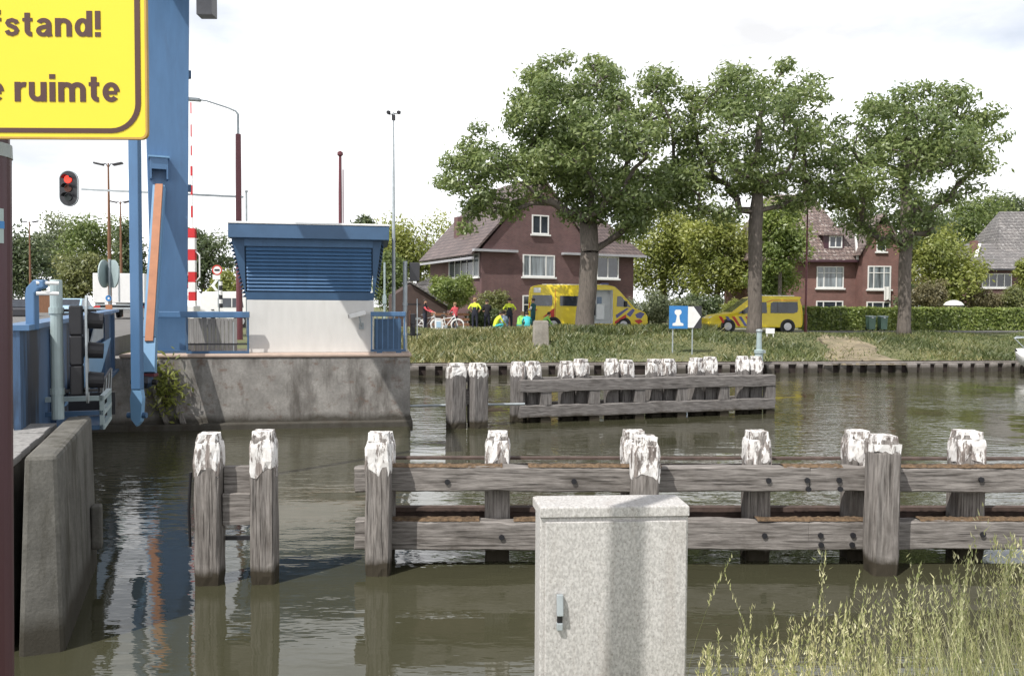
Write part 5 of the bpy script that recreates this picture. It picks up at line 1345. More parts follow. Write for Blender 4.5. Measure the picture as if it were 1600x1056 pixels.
def bush(name, label, cat, px, d, wpx, py0, py1, mat, n, leaf=.2, zg=1.25, group=None, seed=None, depth=.8, cl=None, trunk=True, lw=.42):
    n = int(n*1.9); leaf *= .68
    seed = seed or (int(px*7+d*13)); rg = random.Random(seed); rng = np.random.default_rng(seed)
    b = G(px, d, zg); k = d/F
    t = thing(name, label, cat, b, 0, group)
    zt, zb_ = ZP(px, py0, d)-zg, max(ZP(px, py1, d)-zg, -.05); rx_ = wpx*k/2; rz_ = (zt-zb_)/2; zc_ = (zt+zb_)/2
    ncl = cl or 26; cs = []
    base = max(rx_, rz_)
    for i in range(ncl):
        v = Vector((rg.gauss(0, 1), rg.gauss(0, 1), rg.gauss(0, 1)+.15)).normalized()
        if v.y > .5: v.y *= -1
        f = rg.uniform(.45, .86); r = min(rx_, rz_)*rg.uniform(.26, .46)
        cs.append((v.x*f*rx_, v.y*f*rx_*depth, zc_+v.z*f*rz_, r))
    C = []; N = []
    for x, y, z, r in cs:
        kk = max(8, int(n/ncl*rg.uniform(.7, 1.3))); v = rng.normal(size=(kk, 3)); v /= np.linalg.norm(v, axis=1)[:, None]
        q = v*r*(rng.uniform(.3, 1, size=(kk, 1))**.5*(1+.2*rng.normal(size=(kk, 1))))*np.array([1.1, 1.1, .85])
        q += np.array([x, y, z]); q[:, 2] = np.maximum(q[:, 2], .02); C.append(q); N.append(v)
    kk = n//6; v = rng.normal(size=(kk, 3)); v /= np.linalg.norm(v, axis=1)[:, None]
    q = v*rng.uniform(.2, .8, size=(kk, 1))*np.array([rx_, rx_*depth, rz_])+np.array([0, 0, zc_]); C.append(q); N.append(v)
    leaf_object('crown', np.concatenate(C), leaf, leaf*lw, mat, t, rng, .8, np.concatenate(N)*1.2)
    if trunk:
        mb = MB(); r0 = max(.05, rx_*.07)
        mb.path([(0, 0, -.1), (rg.uniform(-.1, .1), 0, zb_*.6+.1), (0, 0, zc_), (rg.uniform(-.2, .2)*rx_, 0, zc_+rz_*.5)], [r0*1.3, r0, r0*.7, r0*.3], 8)
        for x, y, z, r in cs[:10]: mb.path([(0, 0, max(.1, zc_-rz_*.35)), (x*.5, y*.5, (zc_-rz_*.2+z)/2), (x, y, z)], [r0*.5, r0*.3, r0*.12], 5, cap=False)
        mb.build('trunk', 'bark', t, smooth=True)
    return t
GL, GB, GS = 'trees beyond the road on the left', 'trees behind the houses', 'garden shrubs'
for a in (
    ('broad dark green tree at the far left edge, lowest of its row', 45, 100, 120, 352, 478, 'leaf_dark', 3600, .34),
    ('hazy grey green tree rising behind the leftmost street lamp', 98, 118, 90, 328, 450, 'leaf_pale', 2600, .36),  # distance haze is put into the pale leaf colour
    ('tall rounded tree below the traffic light', 152, 112, 110, 322, 470, 'leaf_mid', 3600, .34),
    ('yellow olive tree in front of the left row, above the white truck', 132, 82, 105, 385, 484, 'leaf_olive', 4200, .26),
    ('dark tree half hidden behind the blue hanging link', 208, 104, 70, 330, 472, 'leaf_dark', 2600, .34),
    ('dark tree at the very left behind the maroon post', 8, 108, 70, 372, 482, 'leaf_dark', 2000, .34),
    ('tall dark green tree between the bridge tower and the hut', 318, 92, 105, 346, 476, 'leaf_dark', 3600, .3),
    ('bright green bush behind the chevron sign left of the hut', 356, 76, 60, 425, 486, 'leaf_yel', 2000, .24),
    ('small dark tree top peeping over the hut roof', 574, 92, 62, 329, 420, 'leaf_dark', 1600, .3),
): bush('background_tree', a[0], 'tree', *a[1:7], a[7], a[8], 1.5, GL)
for a in (
    ('large yellow green tree left of the brick gable house', 655, 82, 140, 328, 470, 'leaf_yel', 5200, .27),
    ('mid green tree in the gap between hut and aerial mast', 612, 58, 74, 385, 502, 'leaf_mid', 2600, .2),
    ('broad yellow green tree right of the brick gable house', 1035, 76, 160, 292, 480, 'leaf_yel', 6000, .26),
    ('light green tree behind the blue waterway sign', 1120, 68, 140, 302, 490, 'leaf_yel', 5200, .24),
    ('dark tree filling the gap above the garden shrubs', 1085, 80, 150, 305, 500, 'leaf_dark', 3600, .28),
    ('mid green tree beside the steep tiled roof', 1218, 59, 92, 306, 440, 'leaf_bright', 4200, .2),
    ('green tree to the left of the second house front', 1205, 61, 80, 400, 480, 'leaf_bright', 2600, .2),
    ('light green tree between the second and third house', 1462, 60, 134, 352, 492, 'leaf_yel', 5600, .21),
    ('dark green tree behind the rightmost ash trunk', 1425, 84, 130, 280, 470, 'leaf_dark', 3600, .3),
    ('tall mid green tree behind the grey tiled roof', 1515, 92, 150, 300, 440, 'leaf_mid', 4600, .3),
    ('dark spiky conifer top at the right behind the grey roof', 1580, 104, 110, 292, 430, 'leaf_dark', 3400, .34),
    ('dark tree showing low between ash trunks two and three', 1345, 96, 150, 296, 480, 'leaf_dark', 2400, .34),
): bush('background_tree', a[0], 'tree', *a[1:7], a[7], a[8], 1.25, GB)
for a in (
    ('pale silvery shrub behind the ambulance bonnet', 1012, 53.5, 84, 455, 516, 'leaf_pale', 3400, .13),
    ('grey green shrub behind the waterway sign', 1058, 56, 84, 462, 514, 'leaf_pale', 2600, .14),
    ('dark garden shrub between the two yellow vehicles', 1098, 58, 70, 456, 512, 'leaf_dark', 2400, .15),
    ('clipped ball shaped light green shrub above the van bonnet', 1143, 53, 34, 465, 506, 'leaf_yel', 2600, .09),
    ('olive shrub in front of the brick gable wall', 772, 54.5, 66, 452, 512, 'leaf_olive', 2600, .13),
    ('low dark shrub behind the standing officers', 752, 52, 60, 478, 516, 'leaf_dark', 2200, .12),
    ('brownish feathery shrub left of the grey roofed house', 1532, 59, 80, 452, 496, 'leaf_brown', 3000, .13),
    ('grey green shrub at the right edge above the hedge', 1583, 59, 64, 446, 494, 'leaf_olive', 2800, .14),
    ('pinkish brown loose shrub next to the white garden lantern', 1450, 57, 70, 432, 492, 'leaf_brown', 2200, .13),
    ('light green shrub at the upper right picture edge', 1604, 62, 46, 388, 470, 'leaf_yel', 2200, .18),
    ('dark shrub between the second house and the third trunk', 1420, 58, 46, 440, 494, 'leaf_dark', 1600, .14),
): bush('garden_shrub', a[0], 'shrub', *a[1:7], a[7], a[8], 1.25, GS)
bush('round_crowned_tree', 'small round crowned green tree before the brick house side wall', 'tree', 708, 50.5, 82, 426, 484, 'leaf_bright', 6200, .12, 1.25, cl=34)

# hedge
def hedge(label, px0, px1, d0, d1, py0, h, mat, n):
    a, b = G(px0, d0, 1.3), G(px1, d1, 1.3)
    L = (b-a).length; rz = math.atan2(b.y-a.y, b.x-a.x)
    t = thing('garden_hedge', label, 'hedge', a, rz)
    MB().box((L/2, .45, h/2-.05), (L-.2, .62, h-.2)).build('dark_core', 'leaf_dark', t)  # solid dark box behind the hedge leaves
    rng = np.random.default_rng(int(px0)); C = []; N = []
    for i in range(n):
        u = rng.random(); wob = .05*math.sin(u*L*3.1)+.04*math.sin(u*L*7.7)
        if rng.random() < .72: p = (u*L, .08+rng.normal()*.06+wob, rng.uniform(0, h)); nn = (0, -1, .2)
        else: p = (u*L, rng.uniform(.0, .9), h+rng.normal()*.04+wob*.6); nn = (0, -.2, 1)
        C.append(p); N.append(nn)
    leaf_object('foliage', np.array(C), .085, .05, mat, t, rng, .3, np.array(N)*.9)
hedge('long clipped green hedge behind the third trunk and the bins', 1256, 1640, 50.2, 53.5, 484, 1.33, 'leaf_bright', 17000)

# ---------------------------------------------------------------- houses
def window(par, o, u, w_, h, mull=(), bars=(), sill=True, mat='glass_curtain', nm='window'):
    o = Vector(o); u = Vector(u).normalized(); nrm = Vector((u.y, -u.x, 0)); Z = Vector((0, 0, 1))
    if nrm.y > 0 and abs(nrm.y) > .5: nrm = -nrm
    def bx(m_, a0, a1, z0, z1, d0, d1):
        q = [o+u*a0+Z*z0, o+u*a1+Z*z0, o+u*a1+Z*z1, o+u*a0+Z*z1]; m_.prism([p+nrm*d1 for p in q], -nrm*(d1-d0))
    f = .09; m_ = MB()
    bx(m_, 0, w_, 0, f, 0, .06); bx(m_, 0, w_, h-f, h, 0, .06); bx(m_, 0, f, f+.001, h-f-.001, 0, .06); bx(m_, w_-f, w_, f+.001, h-f-.001, 0, .06)
    for x in mull: bx(m_, w_*x-.04, w_*x+.04, f+.001, h-f-.001, 0, .055)
    for z in bars: bx(m_, f+.001, w_-f-.001, h*z-.03, h*z+.03, 0, .05)
    fr_ = m_.build(nm, 'white', par)
    m_ = MB(); bx(m_, f, w_-f, f, h-f, -.02, .018); m_.build('pane', mat, fr_)
    if sill: m_ = MB(); bx(m_, -.1, w_+.12, -.12, -.003, 0, .14); m_.build('sill', 'white', fr_)
    return fr_
# first brick house with a big front gable
h1 = thing('brick_house', 'dark red brick house with a big front gable behind the ambulance', 'house', G(752, 57, 1.2), R(26))
ez, az, GW, RW, DP = 5.35, 10.5, 9.1, 3.6, 10.0
mb = MB(); mb.prism([(0, 0, 0), (GW, 0, 0), (GW, 0, ez), (GW/2, 0, az), (0, 0, ez)], (0, DP, 0)); mb.build('wall', 'brick', h1)
MB().box((GW+RW/2-.01, .35+DP*.35, ez/2), (RW, DP*.7-.0, ez)).build('wing_wall', 'brick', h1)
def roofslab(name, pts, th, mat, par):
    p = [Vector(q) for q in pts]; n_ = (p[1]-p[0]).cross(p[2]-p[0]).normalized()
    if n_.z < 0: n_ = -n_
    return MB().prism([q+n_*.02 for q in p], n_*th).build(name, mat, par)
sl = (az-ez)/(GW/2); ov = .75
roofslab('roof', [(-ov, -.18, ez-sl*ov*.55), (GW/2, -.18, az+.02), (GW/2, DP+.3, az+.02), (-ov, DP+.3, ez-sl*ov*.55)], .14, 'tile', h1)
roofslab('roof', [(GW+.1, -.18, ez-.1), (GW/2, -.18, az+.02), (GW/2, DP+.3, az+.02), (GW+.1, DP+.3, ez-.1)], .14, 'tile', h1)
wr_ = [(GW-1.2, -.35, ez-.12), (GW+RW+.7, -.35, ez-.12), (GW+RW+.7, DP*.7+.5, ez-.12), (GW-1.2, DP*.7+.5, ez-.12)]
rg_ = [(GW-1.2, 3.2, ez+3.4), (GW+RW-1.7, 3.2, ez+3.4)]
MB().add(wr_+rg_, [(0, 1, 5, 4), (1, 2, 5), (2, 3, 4, 5), (3, 0, 4), (3, 2, 1, 0)]).build('wing_roof', 'tile', h1)
MB().box((.95, -.22, ez-.09), (3.3, .42, .16)).build('gutter', 'gutter', h1)
MB().box((GW+RW/2-1.1, -.2, ez-.11), (RW+3.5, .46, .16)).build('gutter', 'gutter', h1)
MB().box((-.78, DP/2, ez-.62), (.16, DP+.6, .16)).build('gutter', 'gutter', h1)
ch = MB().box((1.0, 6.2, ez+1.7), (.75, .75, 2.2)).build('chimney', 'brick', h1)
MB().box((.95, 6.2, ez+1.15), (1.05, 1.0, .08), (0, R(-35), 0)).build('lead_flashing', 'white', ch)
window(h1, (3.15, 0, 3.55), (1, 0, 0), 2.55, 1.55, (.22, .72)); window(h1, (GW+.1, .0-.001, 3.55), (1, 0, 0), .0+1.9, 1.6, (.5,), mat='glass')
window(h1, (3.85, 0, 6.55), (1, 0, 0), 1.35, 1.35, (.5,), sill=True, mat='glass'); window(h1, (3.15, 0, .5), (1, 0, 0), 2.4, 1.75, (.25, .7), (.62,), mat='glass')
window(h1, (0, 5.9, 3.5), (0, -1, 0), 4.6, 1.6, (.25, .5, .75), mat='glass'); window(h1, (0, 1.3, 3.5), (0, -1, 0), .95, 1.6)
# low shed to its left
sh = thing('garden_shed', 'low brown shed with grey tiled gable roof left of the round crowned tree', 'shed', G(627, 52, 1.25), R(14))
MB().prism([(-.4, 0, 0), (2.9, 0, 0), (2.9, 0, 1.35), (.6, 0, 2.75), (-.4, 0, 2.1)], (0, 4, 0)).build('wall', 'shed_wood', sh)
roofslab('roof', [(.5, -.2, 2.85), (3.3, -.2, 1.12), (3.3, 4.2, 1.12), (.5, 4.2, 2.85)], .1, 'tile_grey', sh)
roofslab('roof', [(.92, 1.6, 2.70), (2.2, 1.6, 1.9), (4.3, 6.2, 1.9), (3.0, 6.2, 3.4)], .1, 'tile_grey', sh)
# second house
D2 = 64.5
h2 = thing('brick_house', 'red brick house with steep roof of glint painted tiles and white windows behind the hedge', 'house', G(1178, D2, 1.2), R(2))
def hx2(px, off=0): return (px-1178)*(D2-off)/F
def hz2_(py): return ZP(1300, py, D2)-1.2
w2, e2, a2 = hx2(1345), hz2_(405), hz2_(296)
MB().box((w2/2, 4, e2/2), (w2, 8, e2)).build('wall', 'brick_warm', h2)
RX = hx2(1268); RP = [(-.5, -.55, e2-.1), (w2-.12, -.55, e2-.1), (w2-.12, 8.4, e2-.1), (-.5, 8.4, e2-.1), (hx2(1225), 3.0, a2), (hx2(1292), 3.0, a2), (hx2(1292), 5.2, a2), (hx2(1225), 5.2, a2)]
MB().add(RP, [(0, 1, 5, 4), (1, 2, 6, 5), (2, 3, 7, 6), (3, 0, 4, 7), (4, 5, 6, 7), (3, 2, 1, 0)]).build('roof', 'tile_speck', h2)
MB().box((w2/2-.3, -.56, e2-.16), (w2+.5, .2, .16)).build('gutter', 'maroon', h2)
hp = MB(); hp.bar((w2-.5, -.62, e2-.05), (hx2(1338), .35, hz2_(345)), .16, .10); hp.build('white_verge', 'white', h2)
dm = MB(); dx0, dx1, dz0, dz1 = hx2(1288), hx2(1319), hz2_(389), hz2_(366)
dm.box(((dx0+dx1)/2, 1.0, (dz0+dz1)/2), (dx1-dx0, 1.9, dz1-dz0)); dm = dm.build('dormer', 'maroon', h2)
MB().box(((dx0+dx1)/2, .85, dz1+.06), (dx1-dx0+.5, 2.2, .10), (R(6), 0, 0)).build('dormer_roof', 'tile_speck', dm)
window(h2, (dx0+.35, .05, dz0+.1), (1, 0, 0), dx1-dx0-.5, dz1-dz0-.2, (.5,), sill=False, mat='glass')
bx0_, bx1_ = hx2(1341, 1.2), hx2(1402, 1.2); ba = hz2_(352); be = hz2_(396)
bm_ = (bx0_+bx1_)/2
MB().prism([(bx0_, -1.2, 0), (bx1_, -1.2, 0), (bx1_, -1.2, be), (bm_+.5, -1.2, ba), (bm_-.5, -1.2, ba), (bx0_, -1.2, be)], (0, 7, 0)).build('bay_wall', 'brick_warm', h2)
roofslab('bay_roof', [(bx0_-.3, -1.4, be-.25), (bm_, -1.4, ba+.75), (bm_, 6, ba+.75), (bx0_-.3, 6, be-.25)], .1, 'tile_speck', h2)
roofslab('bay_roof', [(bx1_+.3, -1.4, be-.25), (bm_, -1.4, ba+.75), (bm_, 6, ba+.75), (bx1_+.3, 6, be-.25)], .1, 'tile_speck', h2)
mb = MB(); mb.tube((w2-.25, -.12, 0), (w2-.25, -.12, e2-.25), .06); mb.build('downpipe', 'brick_warm', h2)
def hw(px0, py0, px1, py1, y, mull, bars, mat='glass_curtain', sill=True, off=0):
    window(h2, (hx2(px0, off), y, hz2_(py1)), (1, 0, 0), hx2(px1, off)-hx2(px0, off), hz2_(py0)-hz2_(py1), mull, bars, sill, mat)
hw(1276, 416, 1319, 450, 0, (.27, .73), (.70,)); hw(1276, 470, 1319, 492, 0, (.27, .73), (), 'glass')
hw(1349, 416, 1386, 452, -1.2, (.26, .70), (.70,), off=1.2); hw(1348, 471, 1386, 493, -1.2, (.26, .70), (), 'glass', off=1.2)
hw(1362, 376, 1377, 394, -1.2, (), (), 'glass', True, 1.2)
s_ = hx2(1374, 1.3); mb = MB(); n = 6
for i in range(n+1):
    for j in range(2): mb.v.append((s_+i*.52/n, -1.42-.03*math.sin(i*2), hz2_(448) - j*(1.02+.06*math.sin(i*1.3))))
for i in range(n): mb.f.append((2*i, 2*i+1, 2*i+3, 2*i+2)); mb.m.append(0)
tag(mb.build('hanging_sheet', 'white', None, h2.location, R(2)), 'white sheet hung out of the right upper window of the second house', 'sheet')
# third house
D3 = 70.0
h3 = thing('brick_house', 'house with a grey tiled hipped roof at the right edge', 'house', G(1500, D3, 1.2), R(-4))
k3 = D3/F
def h3x(px): return (px-1500)*k3
def h3z(py): return ZP(1550, py, D3)-1.2
MB().box((h3x(1580), 4.5, h3z(422)/2), (h3x(1660)-.4, 8, h3z(422))).build('wall', 'brick', h3)
x0, x1, zt_, ze = h3x(1488), h3x(1672), h3z(374), h3z(420)
MB().add([(x0, -.3, ze), (x1, -.3, ze), (x1, 9, ze), (x0, 9, ze), (h3x(1545), 4.2, zt_), (h3x(1640), 4.2, zt_)], [(0, 1, 5, 4), (1, 2, 5), (2, 3, 4, 5), (3, 0, 4), (3, 2, 1, 0)]).build('roof', 'tile_grey', h3)
MB().add([(h3x(1572), 1.8, ze+.6), (h3x(1700), 1.8, ze+.6), (h3x(1700), 11, ze+.6), (h3x(1572), 11, ze+.6), (h3x(1612), 6.2, h3z(318)), (h3x(1660), 6.2, h3z(318))], [(0, 1, 5, 4), (1, 2, 5), (2, 3, 4, 5), (3, 0, 4), (3, 2, 1, 0)]).build('upper_roof', 'tile_grey', h3)
ch = MB().box((h3x(1541), 2.6, h3z(388)), (.5, .5, 1.6)).build('chimney', 'brick_warm', h3)
MB().bar((h3x(1536), 1.6, h3z(400)), (h3x(1553), 3.0, h3z(377)), .28, .06).build('lead_flashing', 'white', ch)
MB().box((h3x(1580), -.32, ze-.08), (h3x(1660)+.6, .14, .14)).build('gutter', 'carblack', h3)
window(h3, (h3x(1536), .5, h3z(449)), (1, 0, 0), h3x(1581)-h3x(1536), h3z(427)-h3z(449), (.25, .5, .75), mat='glass')
# garden lantern, bins, lamp post
q = G(1490, 54.2, 1.3)
t = thing('garden_lantern', 'white domed stone garden ornament standing above the hedge', 'ornament', q)
lh = ZP(1490, 469, 54.2)-1.3
MB().box((0, 0, (lh-.35)/2), (.8, .7, lh-.35)).build('pedestal', 'concrete_pale', t, bevel=.03)
MB().lathe([(.62, lh-.35), (.60, lh-.28), (.45, lh-.12), (.2, lh-.02), (.02, lh)], n=18).build('domed_cap', 'white', t, smooth=True)
b0 = None
for px, lb in ((1361, 'green wheeled bin left of its twin before the hedge'), (1379.5, 'green wheeled bin nearest the third trunk, right of its twin')):
    q = G(px, 49.6, 1.33)
    if b0 is None:
        b0 = thing('wheeled_bin', lb, 'bin', q, R(3), 'green wheeled bins'); b0.scale = (.74, .74, .86)
        MB().box((0, 0, .50), (.50, .56, .86), taper=1.14).build('tub', 'bin', b0, bevel=.02)
        MB().box((0, -.02, .975), (.62, .70, .07), (R(3), 0, 0)).build('lid', 'greygreen', b0, bevel=.025)
        MB().box((0, -.33, .90), (.16, .015, .09)).build('label', 'white', b0)
        for s in (-1, 1): MB().disc((s*.26, .26, .11), .11, (1, 0, 0), .05, 14).build('wheel', 'rubber', b0)
        MB().tube((-.24, .36, .95), (.24, .36, .95), .018).build('handle', 'bin', b0)
    else:
        c = copy_tree(b0); c.location = q; tag(c, lb)
q = G(1259, 46.5, VG); hl_ = ZP(1262, 292, 46.5)-VG
t = thing('street_lamp', 'slender dark red street lamp at the rear of the paramedic van', 'street lamp', q, R(0))
MB().path([(0, 0, 0), (0, 0, 1.0), (0, 0, 1.05), (0, 0, hl_)], [.09, .09, .06, .04], 10).build('pole', 'lampred', t)
MB().lathe([(.04, 0), (.2, .1), (.22, .3), (.05, .42)], (0, 0, hl_), 12).build('lamp_head', 'carblack', t)

# ---------------------------------------------------------------- people and bicycles
def person(label, px, d, rz, pose, top, legs, hair, h=1.75, zg=VG, shoes='blackcloth', sleeves=None, vest=None, lower=None, group='people gathered beside the ambulance', bare=False):
    s = h/1.75
    J = {'pel': (0, 0, .95), 'waist': (0, 0, 1.08), 'chest': (0, .01, 1.30), 'neck': (0, .01, 1.47), 'jaw': (0, -.02, 1.555), 'head': (0, -.01, 1.64), 'crown': (0, 0, 1.735),
         'shL': (.175, .01, 1.42), 'elL': (.23, .04, 1.15), 'wrL': (.24, -.04, .91), 'shR': (-.175, .01, 1.42), 'elR': (-.23, .04, 1.15), 'wrR': (-.24, -.04, .91),
         'hiL': (.095, 0, .90), 'knL': (.11, -.02, .50), 'anL': (.11, .02, .09), 'toL': (.13, -.15, .035), 'hiR': (-.095, 0, .90), 'knR': (-.11, -.02, .50), 'anR': (-.11, .02, .09), 'toR': (-.13, -.15, .035)}
    J.update(pose)
    J = {k_: Vector(v)*s for k_, v in J.items()}
    rad = {'pel': .145, 'waist': .13, 'chest': .155, 'neck': .058, 'jaw': .072, 'head': .098, 'crown': .062, 'sh': .07, 'el': .046, 'wr': .032, 'hi': .10, 'kn': .066, 'an': .046, 'to': .036, 'palm': .034}
    names = list(J); vs = [J[k_] for k_ in names]; ix = {k_: i for i, k_ in enumerate(names)}
    rs = [rad.get(k_, rad.get(k_[:2], .05)) for k_ in names]; reg = ['?']*0
    E = [('pel', 'waist'), ('waist', 'chest'), ('chest', 'neck'), ('neck', 'jaw'), ('jaw', 'head'), ('head', 'crown')]
    for a in 'LR': E += [('chest', 'sh'+a), ('sh'+a, 'el'+a), ('el'+a, 'wr'+a), ('pel', 'hi'+a), ('hi'+a, 'kn'+a), ('kn'+a, 'an'+a), ('an'+a, 'to'+a)]
    E = [(ix[a], ix[b]) for a, b in E]
    fwd = (J['jaw']-J['neck']); fwd.z = 0; fwd = fwd.normalized() if fwd.length > .005 else Vector((0, -1, 0))
    vs.append(J['head']+fwd*.118*s-Vector((0, 0, .02))); rs.append(.016); E.append((ix['head'], len(vs)-1))        # nose
    side = fwd.cross(Vector((0, 0, 1)))
    for q_ in (-1, 1): vs.append(J['head']+side*.108*q_*s); rs.append(.020); E.append((ix['head'], len(vs)-1))       # ears
    nh = len(vs)
    hands = []
    for a, sg_ in (('L', 1), ('R', -1)):
        w_, e_ = J['wr'+a], J['el'+a]; dr = (w_-e_).normalized(); sd = Vector((sg_, 0, 0)); sd = (sd-dr*sd.dot(dr)).normalized(); fr2 = dr.cross(sd)
        pm = w_+dr*.065*s; vs.append(pm); rs.append(.034); E.append((ix['wr'+a], len(vs)-1)); pi_ = len(vs)-1
        for j, (o_, ln) in enumerate(((-.03, .07), (-.01, .085), (.01, .08), (.03, .062))):
            b1 = pm+dr*.045*s+fr2*o_*s; b2 = b1+(dr*.8-sd*.35).normalized()*ln*.6*s; b3 = b2+(dr*.5-sd*.8).normalized()*ln*.45*s
            for q_, r_ in ((b1, .010), (b2, .009), (b3, .008)): vs.append(q_); rs.append(r_); E.append((pi_ if q_ is b1 else len(vs)-2, len(vs)-1))
        th1 = pm+fr2*-.035*s-sd*.015*s; th2 = th1+(dr*.7+fr2*-.6).normalized()*.05*s
        for q_ in (th1, th2): vs.append(q_); rs.append(.010); E.append((pi_ if q_ is th1 else len(vs)-2, len(vs)-1))
    me = bpy.data.meshes.new('body'); me.from_pydata([tuple(v) for v in vs], E, [])
    o = bpy.data.objects.new('tmp', me); COL.objects.link(o)
    md = o.modifiers.new('skin', 'SKIN'); md.use_smooth_shade = True
    for i, sv in enumerate(me.skin_vertices[0].data): sv.radius = (rs[i]*s, rs[i]*s); sv.use_root = (i == 0)
    sb = o.modifiers.new('sub', 'SUBSURF'); sb.levels = 1; sb.render_levels = 1
    dg = bpy.context.evaluated_depsgraph_get(); m2 = bpy.data.meshes.new_from_object(o.evaluated_get(dg)); bpy.data.objects.remove(o)
    m2.name = 'person'
    mats = ['skin', lower or top, legs, shoes, sleeves or top, vest or top]
    m2.materials.clear()
    for m_ in mats: m2.materials.append(M[m_])
    segs = [(ix['pel'], ix['pel'], 2), (ix['pel'], ix['waist'], 1), (ix['waist'], ix['chest'], 1), (ix['chest'], ix['neck'], 5), (ix['neck'], ix['head'], 0), (ix['head'], ix['crown'], 0)]
    for a in 'LR': segs += [(ix['chest'], ix['sh'+a], 5), (ix['sh'+a], ix['el'+a], 4), (ix['el'+a], ix['wr'+a], 0 if bare else 4), (ix['hi'+a], ix['kn'+a], 2), (ix['kn'+a], ix['an'+a], 2), (ix['an'+a], ix['to'+a], 3)]
    P = [(vs[a_], vs[b_], c_, max(rs[a_], rs[b_])) for a_, b_, c_ in segs] + [(vs[i], vs[i], 0, .03) for i in range(nh, len(vs))]
    for f in m2.polygons:
        c = f.center; best, bi = 1e9, 0
        for a_, b_, k_, r_ in P:
            ab = b_-a_; t_ = max(0, min(1, (c-a_).dot(ab)/ab.length_squared)) if ab.length_squared > 1e-9 else 0
            q_ = (a_+ab*t_-c).length/(r_+.02)
            if q_ < best: best, bi = q_, k_
        f.material_index = bi; f.use_smooth = True
    p = G(px, d, zg)
    po = bpy.data.objects.new('person', m2); COL.objects.link(po); po.location = p; po.rotation_euler = (0, 0, rz)
    tag(po, label, 'person', group)
    # hair cap over the crown and back of the head
    mb = MB(); hc = J['head']+Vector((0, 0, .035))*s-fwd*.012*s; n1, n2 = 12, 7
    for i in range(n2+1):
        for j in range(n1):
            th, ph = math.pi*.62*i/n2, 2*math.pi*j/n1; dv = Vector((math.sin(th)*math.cos(ph), math.sin(th)*math.sin(ph), math.cos(th)))
            front = dv.dot(fwd); r_ = .112*s
            if front > .25: dv.z = max(dv.z, .35)
            mb.v.append(tuple(hc+dv*r_))
    for i in range(n2):
        for j in range(n1): mb.f.append((i*n1+j, i*n1+(j+1) % n1, (i+1)*n1+(j+1) % n1, (i+1)*n1+j)); mb.m.append(0)
    mb.build('hair', hair, po, smooth=True)
    return po
hips = {'elL': (.34, .06, 1.20), 'wrL': (.19, -.06, 1.05), 'elR': (-.34, .06, 1.20), 'wrR': (-.19, -.06, 1.05)}
cross = {'elL': (.22, -.03, 1.17), 'wrL': (.02, -.20, 1.20), 'elR': (-.22, -.03, 1.17), 'wrR': (.02, -.21, 1.14)}
kneel = {'pel': (0, .10, .40), 'waist': (0, .06, .53), 'chest': (0, -.07, .72), 'neck': (0, -.17, .86), 'jaw': (0, -.25, .92), 'head': (0, -.27, 1.0), 'crown': (0, -.25, 1.09),
         'shL': (.17, -.14, .82), 'elL': (.24, -.26, .58), 'wrL': (.14, -.45, .45), 'shR': (-.17, -.14, .82), 'elR': (-.24, -.26, .58), 'wrR': (-.14, -.45, .45),
         'hiL': (.10, .08, .36), 'knL': (.15, -.28, .10), 'anL': (.13, .16, .07), 'toL': (.13, .30, .05), 'hiR': (-.10, .08, .36), 'knR': (-.15, -.28, .10), 'anR': (-.13, .16, .07), 'toR': (-.13, .30, .05)}
squat = dict(kneel); squat.update({'pel': (0, .12, .36), 'hiL': (.12, .10, .34), 'knL': (.2, -.30, .46), 'anL': (.16, -.08, .09), 'toL': (.18, -.26, .035), 'hiR': (-.12, .10, .34), 'knR': (-.2, -.30, .46), 'anR': (-.16, -.08, .09), 'toR': (-.18, -.26, .035)})
bend = {'pel': (0, .12, .93), 'waist': (0, .05, 1.04), 'chest': (0, -.14, 1.20), 'neck': (0, -.28, 1.30), 'jaw': (0, -.37, 1.33), 'head': (0, -.40, 1.40), 'crown': (0, -.41, 1.49),
        'shL': (.175, -.22, 1.28), 'elL': (.22, -.30, 1.02), 'wrL': (.17, -.42, .84), 'shR': (-.175, -.22, 1.28), 'elR': (-.22, -.30, 1.02), 'wrR': (-.17, -.42, .84), 'hiL': (.095, .10, .88), 'hiR': (-.095, .10, .88)}
holdbar = {'elL': (.22, -.16, 1.20), 'wrL': (.2, -.42, 1.08), 'elR': (-.22, -.16, 1.20), 'wrR': (-.2, -.42, 1.08)}
BK = math.pi
person('officer in yellow top and dark trousers standing with their back turned, leftmost', 742, 44.6, BK+R(-10), hips, 'ylime', 'navy', 'hair_fair', 1.80, bare=True, lower='navy')
person('person in black clothes standing right next to the leftmost officer', 761, 45.0, BK+R(15), cross, 'blackcloth', 'navy', 'hair_dark', 1.72, bare=True)
person('officer in yellow top with hands on hips amid the kneeling people', 796, 44.4, BK+R(8), hips, 'ylime', 'navy', 'hair_dark', 1.78, bare=True, lower='navy')
person('paramedic in dark green and white standing behind the ambulance', 833, 45.2, BK+R(60), cross, 'teal', 'teal', 'hair_dark', 1.80, sleeves='white')
person('crouching person in lime and turquoise left of the hands on hips officer', 776, 43.4, R(120), squat, 'ylime', 'turq', 'hair_dark', 1.70)
person('crouching person in pale blue between lime clothes and yellow officer', 787, 43.9, BK, squat, 'jeans', 'jeans', 'hair_dark', 1.72)
person('kneeling person in bright green left of the turquoise figure', 813, 43.8, BK+R(-25), kneel, 'lime', 'turq', 'hair_fair', 1.72)
person('kneeling person in turquoise jacket seen from behind', 824, 43.0, BK+R(5), kneel, 'turq', 'turq', 'hair_dark', 1.68)
person('kneeling person in lime green top beside the ambulance rear wheel', 851, 44.4, BK+R(-70), kneel, 'lime', 'navy', 'hair_dark', 1.66)
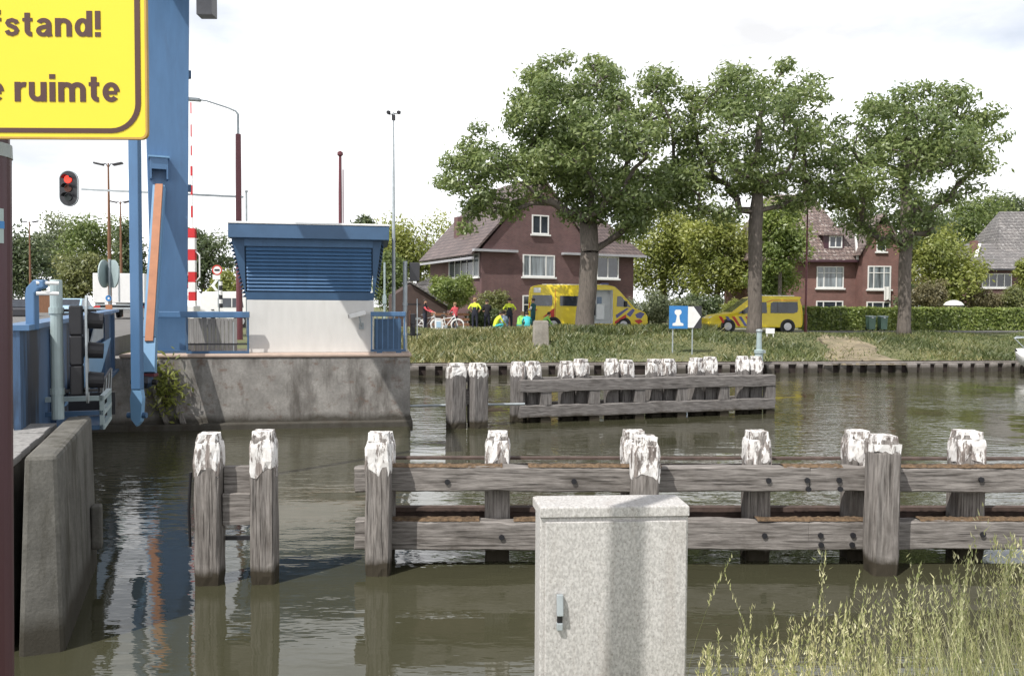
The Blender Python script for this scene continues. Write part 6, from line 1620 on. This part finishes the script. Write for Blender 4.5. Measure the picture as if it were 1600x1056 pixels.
person('person in coral pink top standing behind a white bicycle', 711, 44.6, BK+R(30), holdbar, 'coral', 'navy', 'hair_fair', 1.55, group='onlookers with bicycles', bare=True)
person('person in black top and pink sleeves straddling a white bicycle', 664, 44.4, R(75), holdbar, 'blackcloth', 'navy', 'hair_dark', 1.70, group='onlookers with bicycles', sleeves='coral')
def bicycle(label, px, d, rz, mat):
    t_ = thing('bicycle', label, 'bicycle', G(px, d, VG), rz, 'bicycles near the ambulance')
    for x in (-.54, .54):
        wl = MB().torus((x, 0, .34), .32, .024).build('wheel', 'white' if mat == 'white' else 'rubber', t_)
        m_ = MB()
        for k_ in range(12): a_ = math.pi*2*k_/12; m_.tube((x, 0, .34), (x+.31*math.cos(a_), 0, .34+.31*math.sin(a_)), .004, None, 4)
        m_.tube((x, -.05, .34), (x, .05, .34), .03).build('spokes', 'steel', wl)
        MB().path([(x+.36*math.cos(R(a_)), 0, .34+.36*math.sin(R(a_))) for a_ in range(20, 190, 17)], .022, 6).build('mudguard', mat, t_)
    bb, st, hd = (-.08, 0, .30), (-.2, 0, .82), (.38, 0, .88)
    m_ = MB()
    for a_, b_ in ((bb, st), (bb, hd), ((-.18, 0, .7), (.39, 0, .78)), ((-.54, 0, .34), bb), ((-.54, 0, .34), (-.18, 0, .72)), ((.36, 0, .95), (.54, 0, .34))): m_.tube(a_, b_, .02)
    m_.build('frame', mat, t_)
    MB().path([(.18, .26, 1.04), (.30, .24, 1.05), (.36, 0, 1.0), (.30, -.24, 1.05), (.18, -.26, 1.04)], .014, 8).tube((.36, 0, .93), (.36, 0, 1.0), .016).build('handlebar', 'steel', t_)
    MB().box((-.22, 0, .90), (.27, .17, .06), taper=.7).tube((-.2, 0, .8), (-.21, 0, .9), .014).build('saddle', 'black', t_)
    MB().box((-.55, 0, .72), (.38, .14, .03)).build('luggage_rack', 'steel', t_)
    MB().disc((-.08, -.03, .30), .09, (0, -1, 0), .012, 16).bar((-.08, -.05, .30), (-.02, -.05, .14), .02, .015).build('chainwheel', 'steel', t_)
    return t_
bicycle('white bicycle whose front wheel shows before the coral pink top', 699, 43.9, R(4), 'white')
bicycle('white bicycle straddled by the person with pink sleeves', 668, 44.6, R(-12), 'white')
q = G(685, 42.2, 0); q.z = bank_z(q.x, q.y)-.02
t = thing('waste_container', 'small white and blue container standing in the grass below the bicycles', 'container', q, R(8))
MB().box((0, 0, .32), (.34, .3, .66), taper=1.1).build('tub', 'white', t, bevel=.03)
MB().box((0, -.17, .42), (.22, .02, .3)).build('blue_panel', 'carblue', t)
MB().box((.02, 0, .68), (.42, .36, .05), (0, R(8), 0)).build('lid', 'white', t, bevel=.015)
# low garden fence behind the bicycles
q = G(676, 50, 1.25)
t = thing('garden_fence', 'low grey wooden garden fence behind the bicycles', 'fence', q, R(6))
for k_ in range(4): MB().box((k_*.7, 0, .5), (.09, .09, 1.1)).build('fence_post', 'grey_boards', t)
for z in (.30, .60, .90): MB().box((1.05, -.06, z), (2.3, .03, .16)).build('fence_rail', 'brown_wood', t)
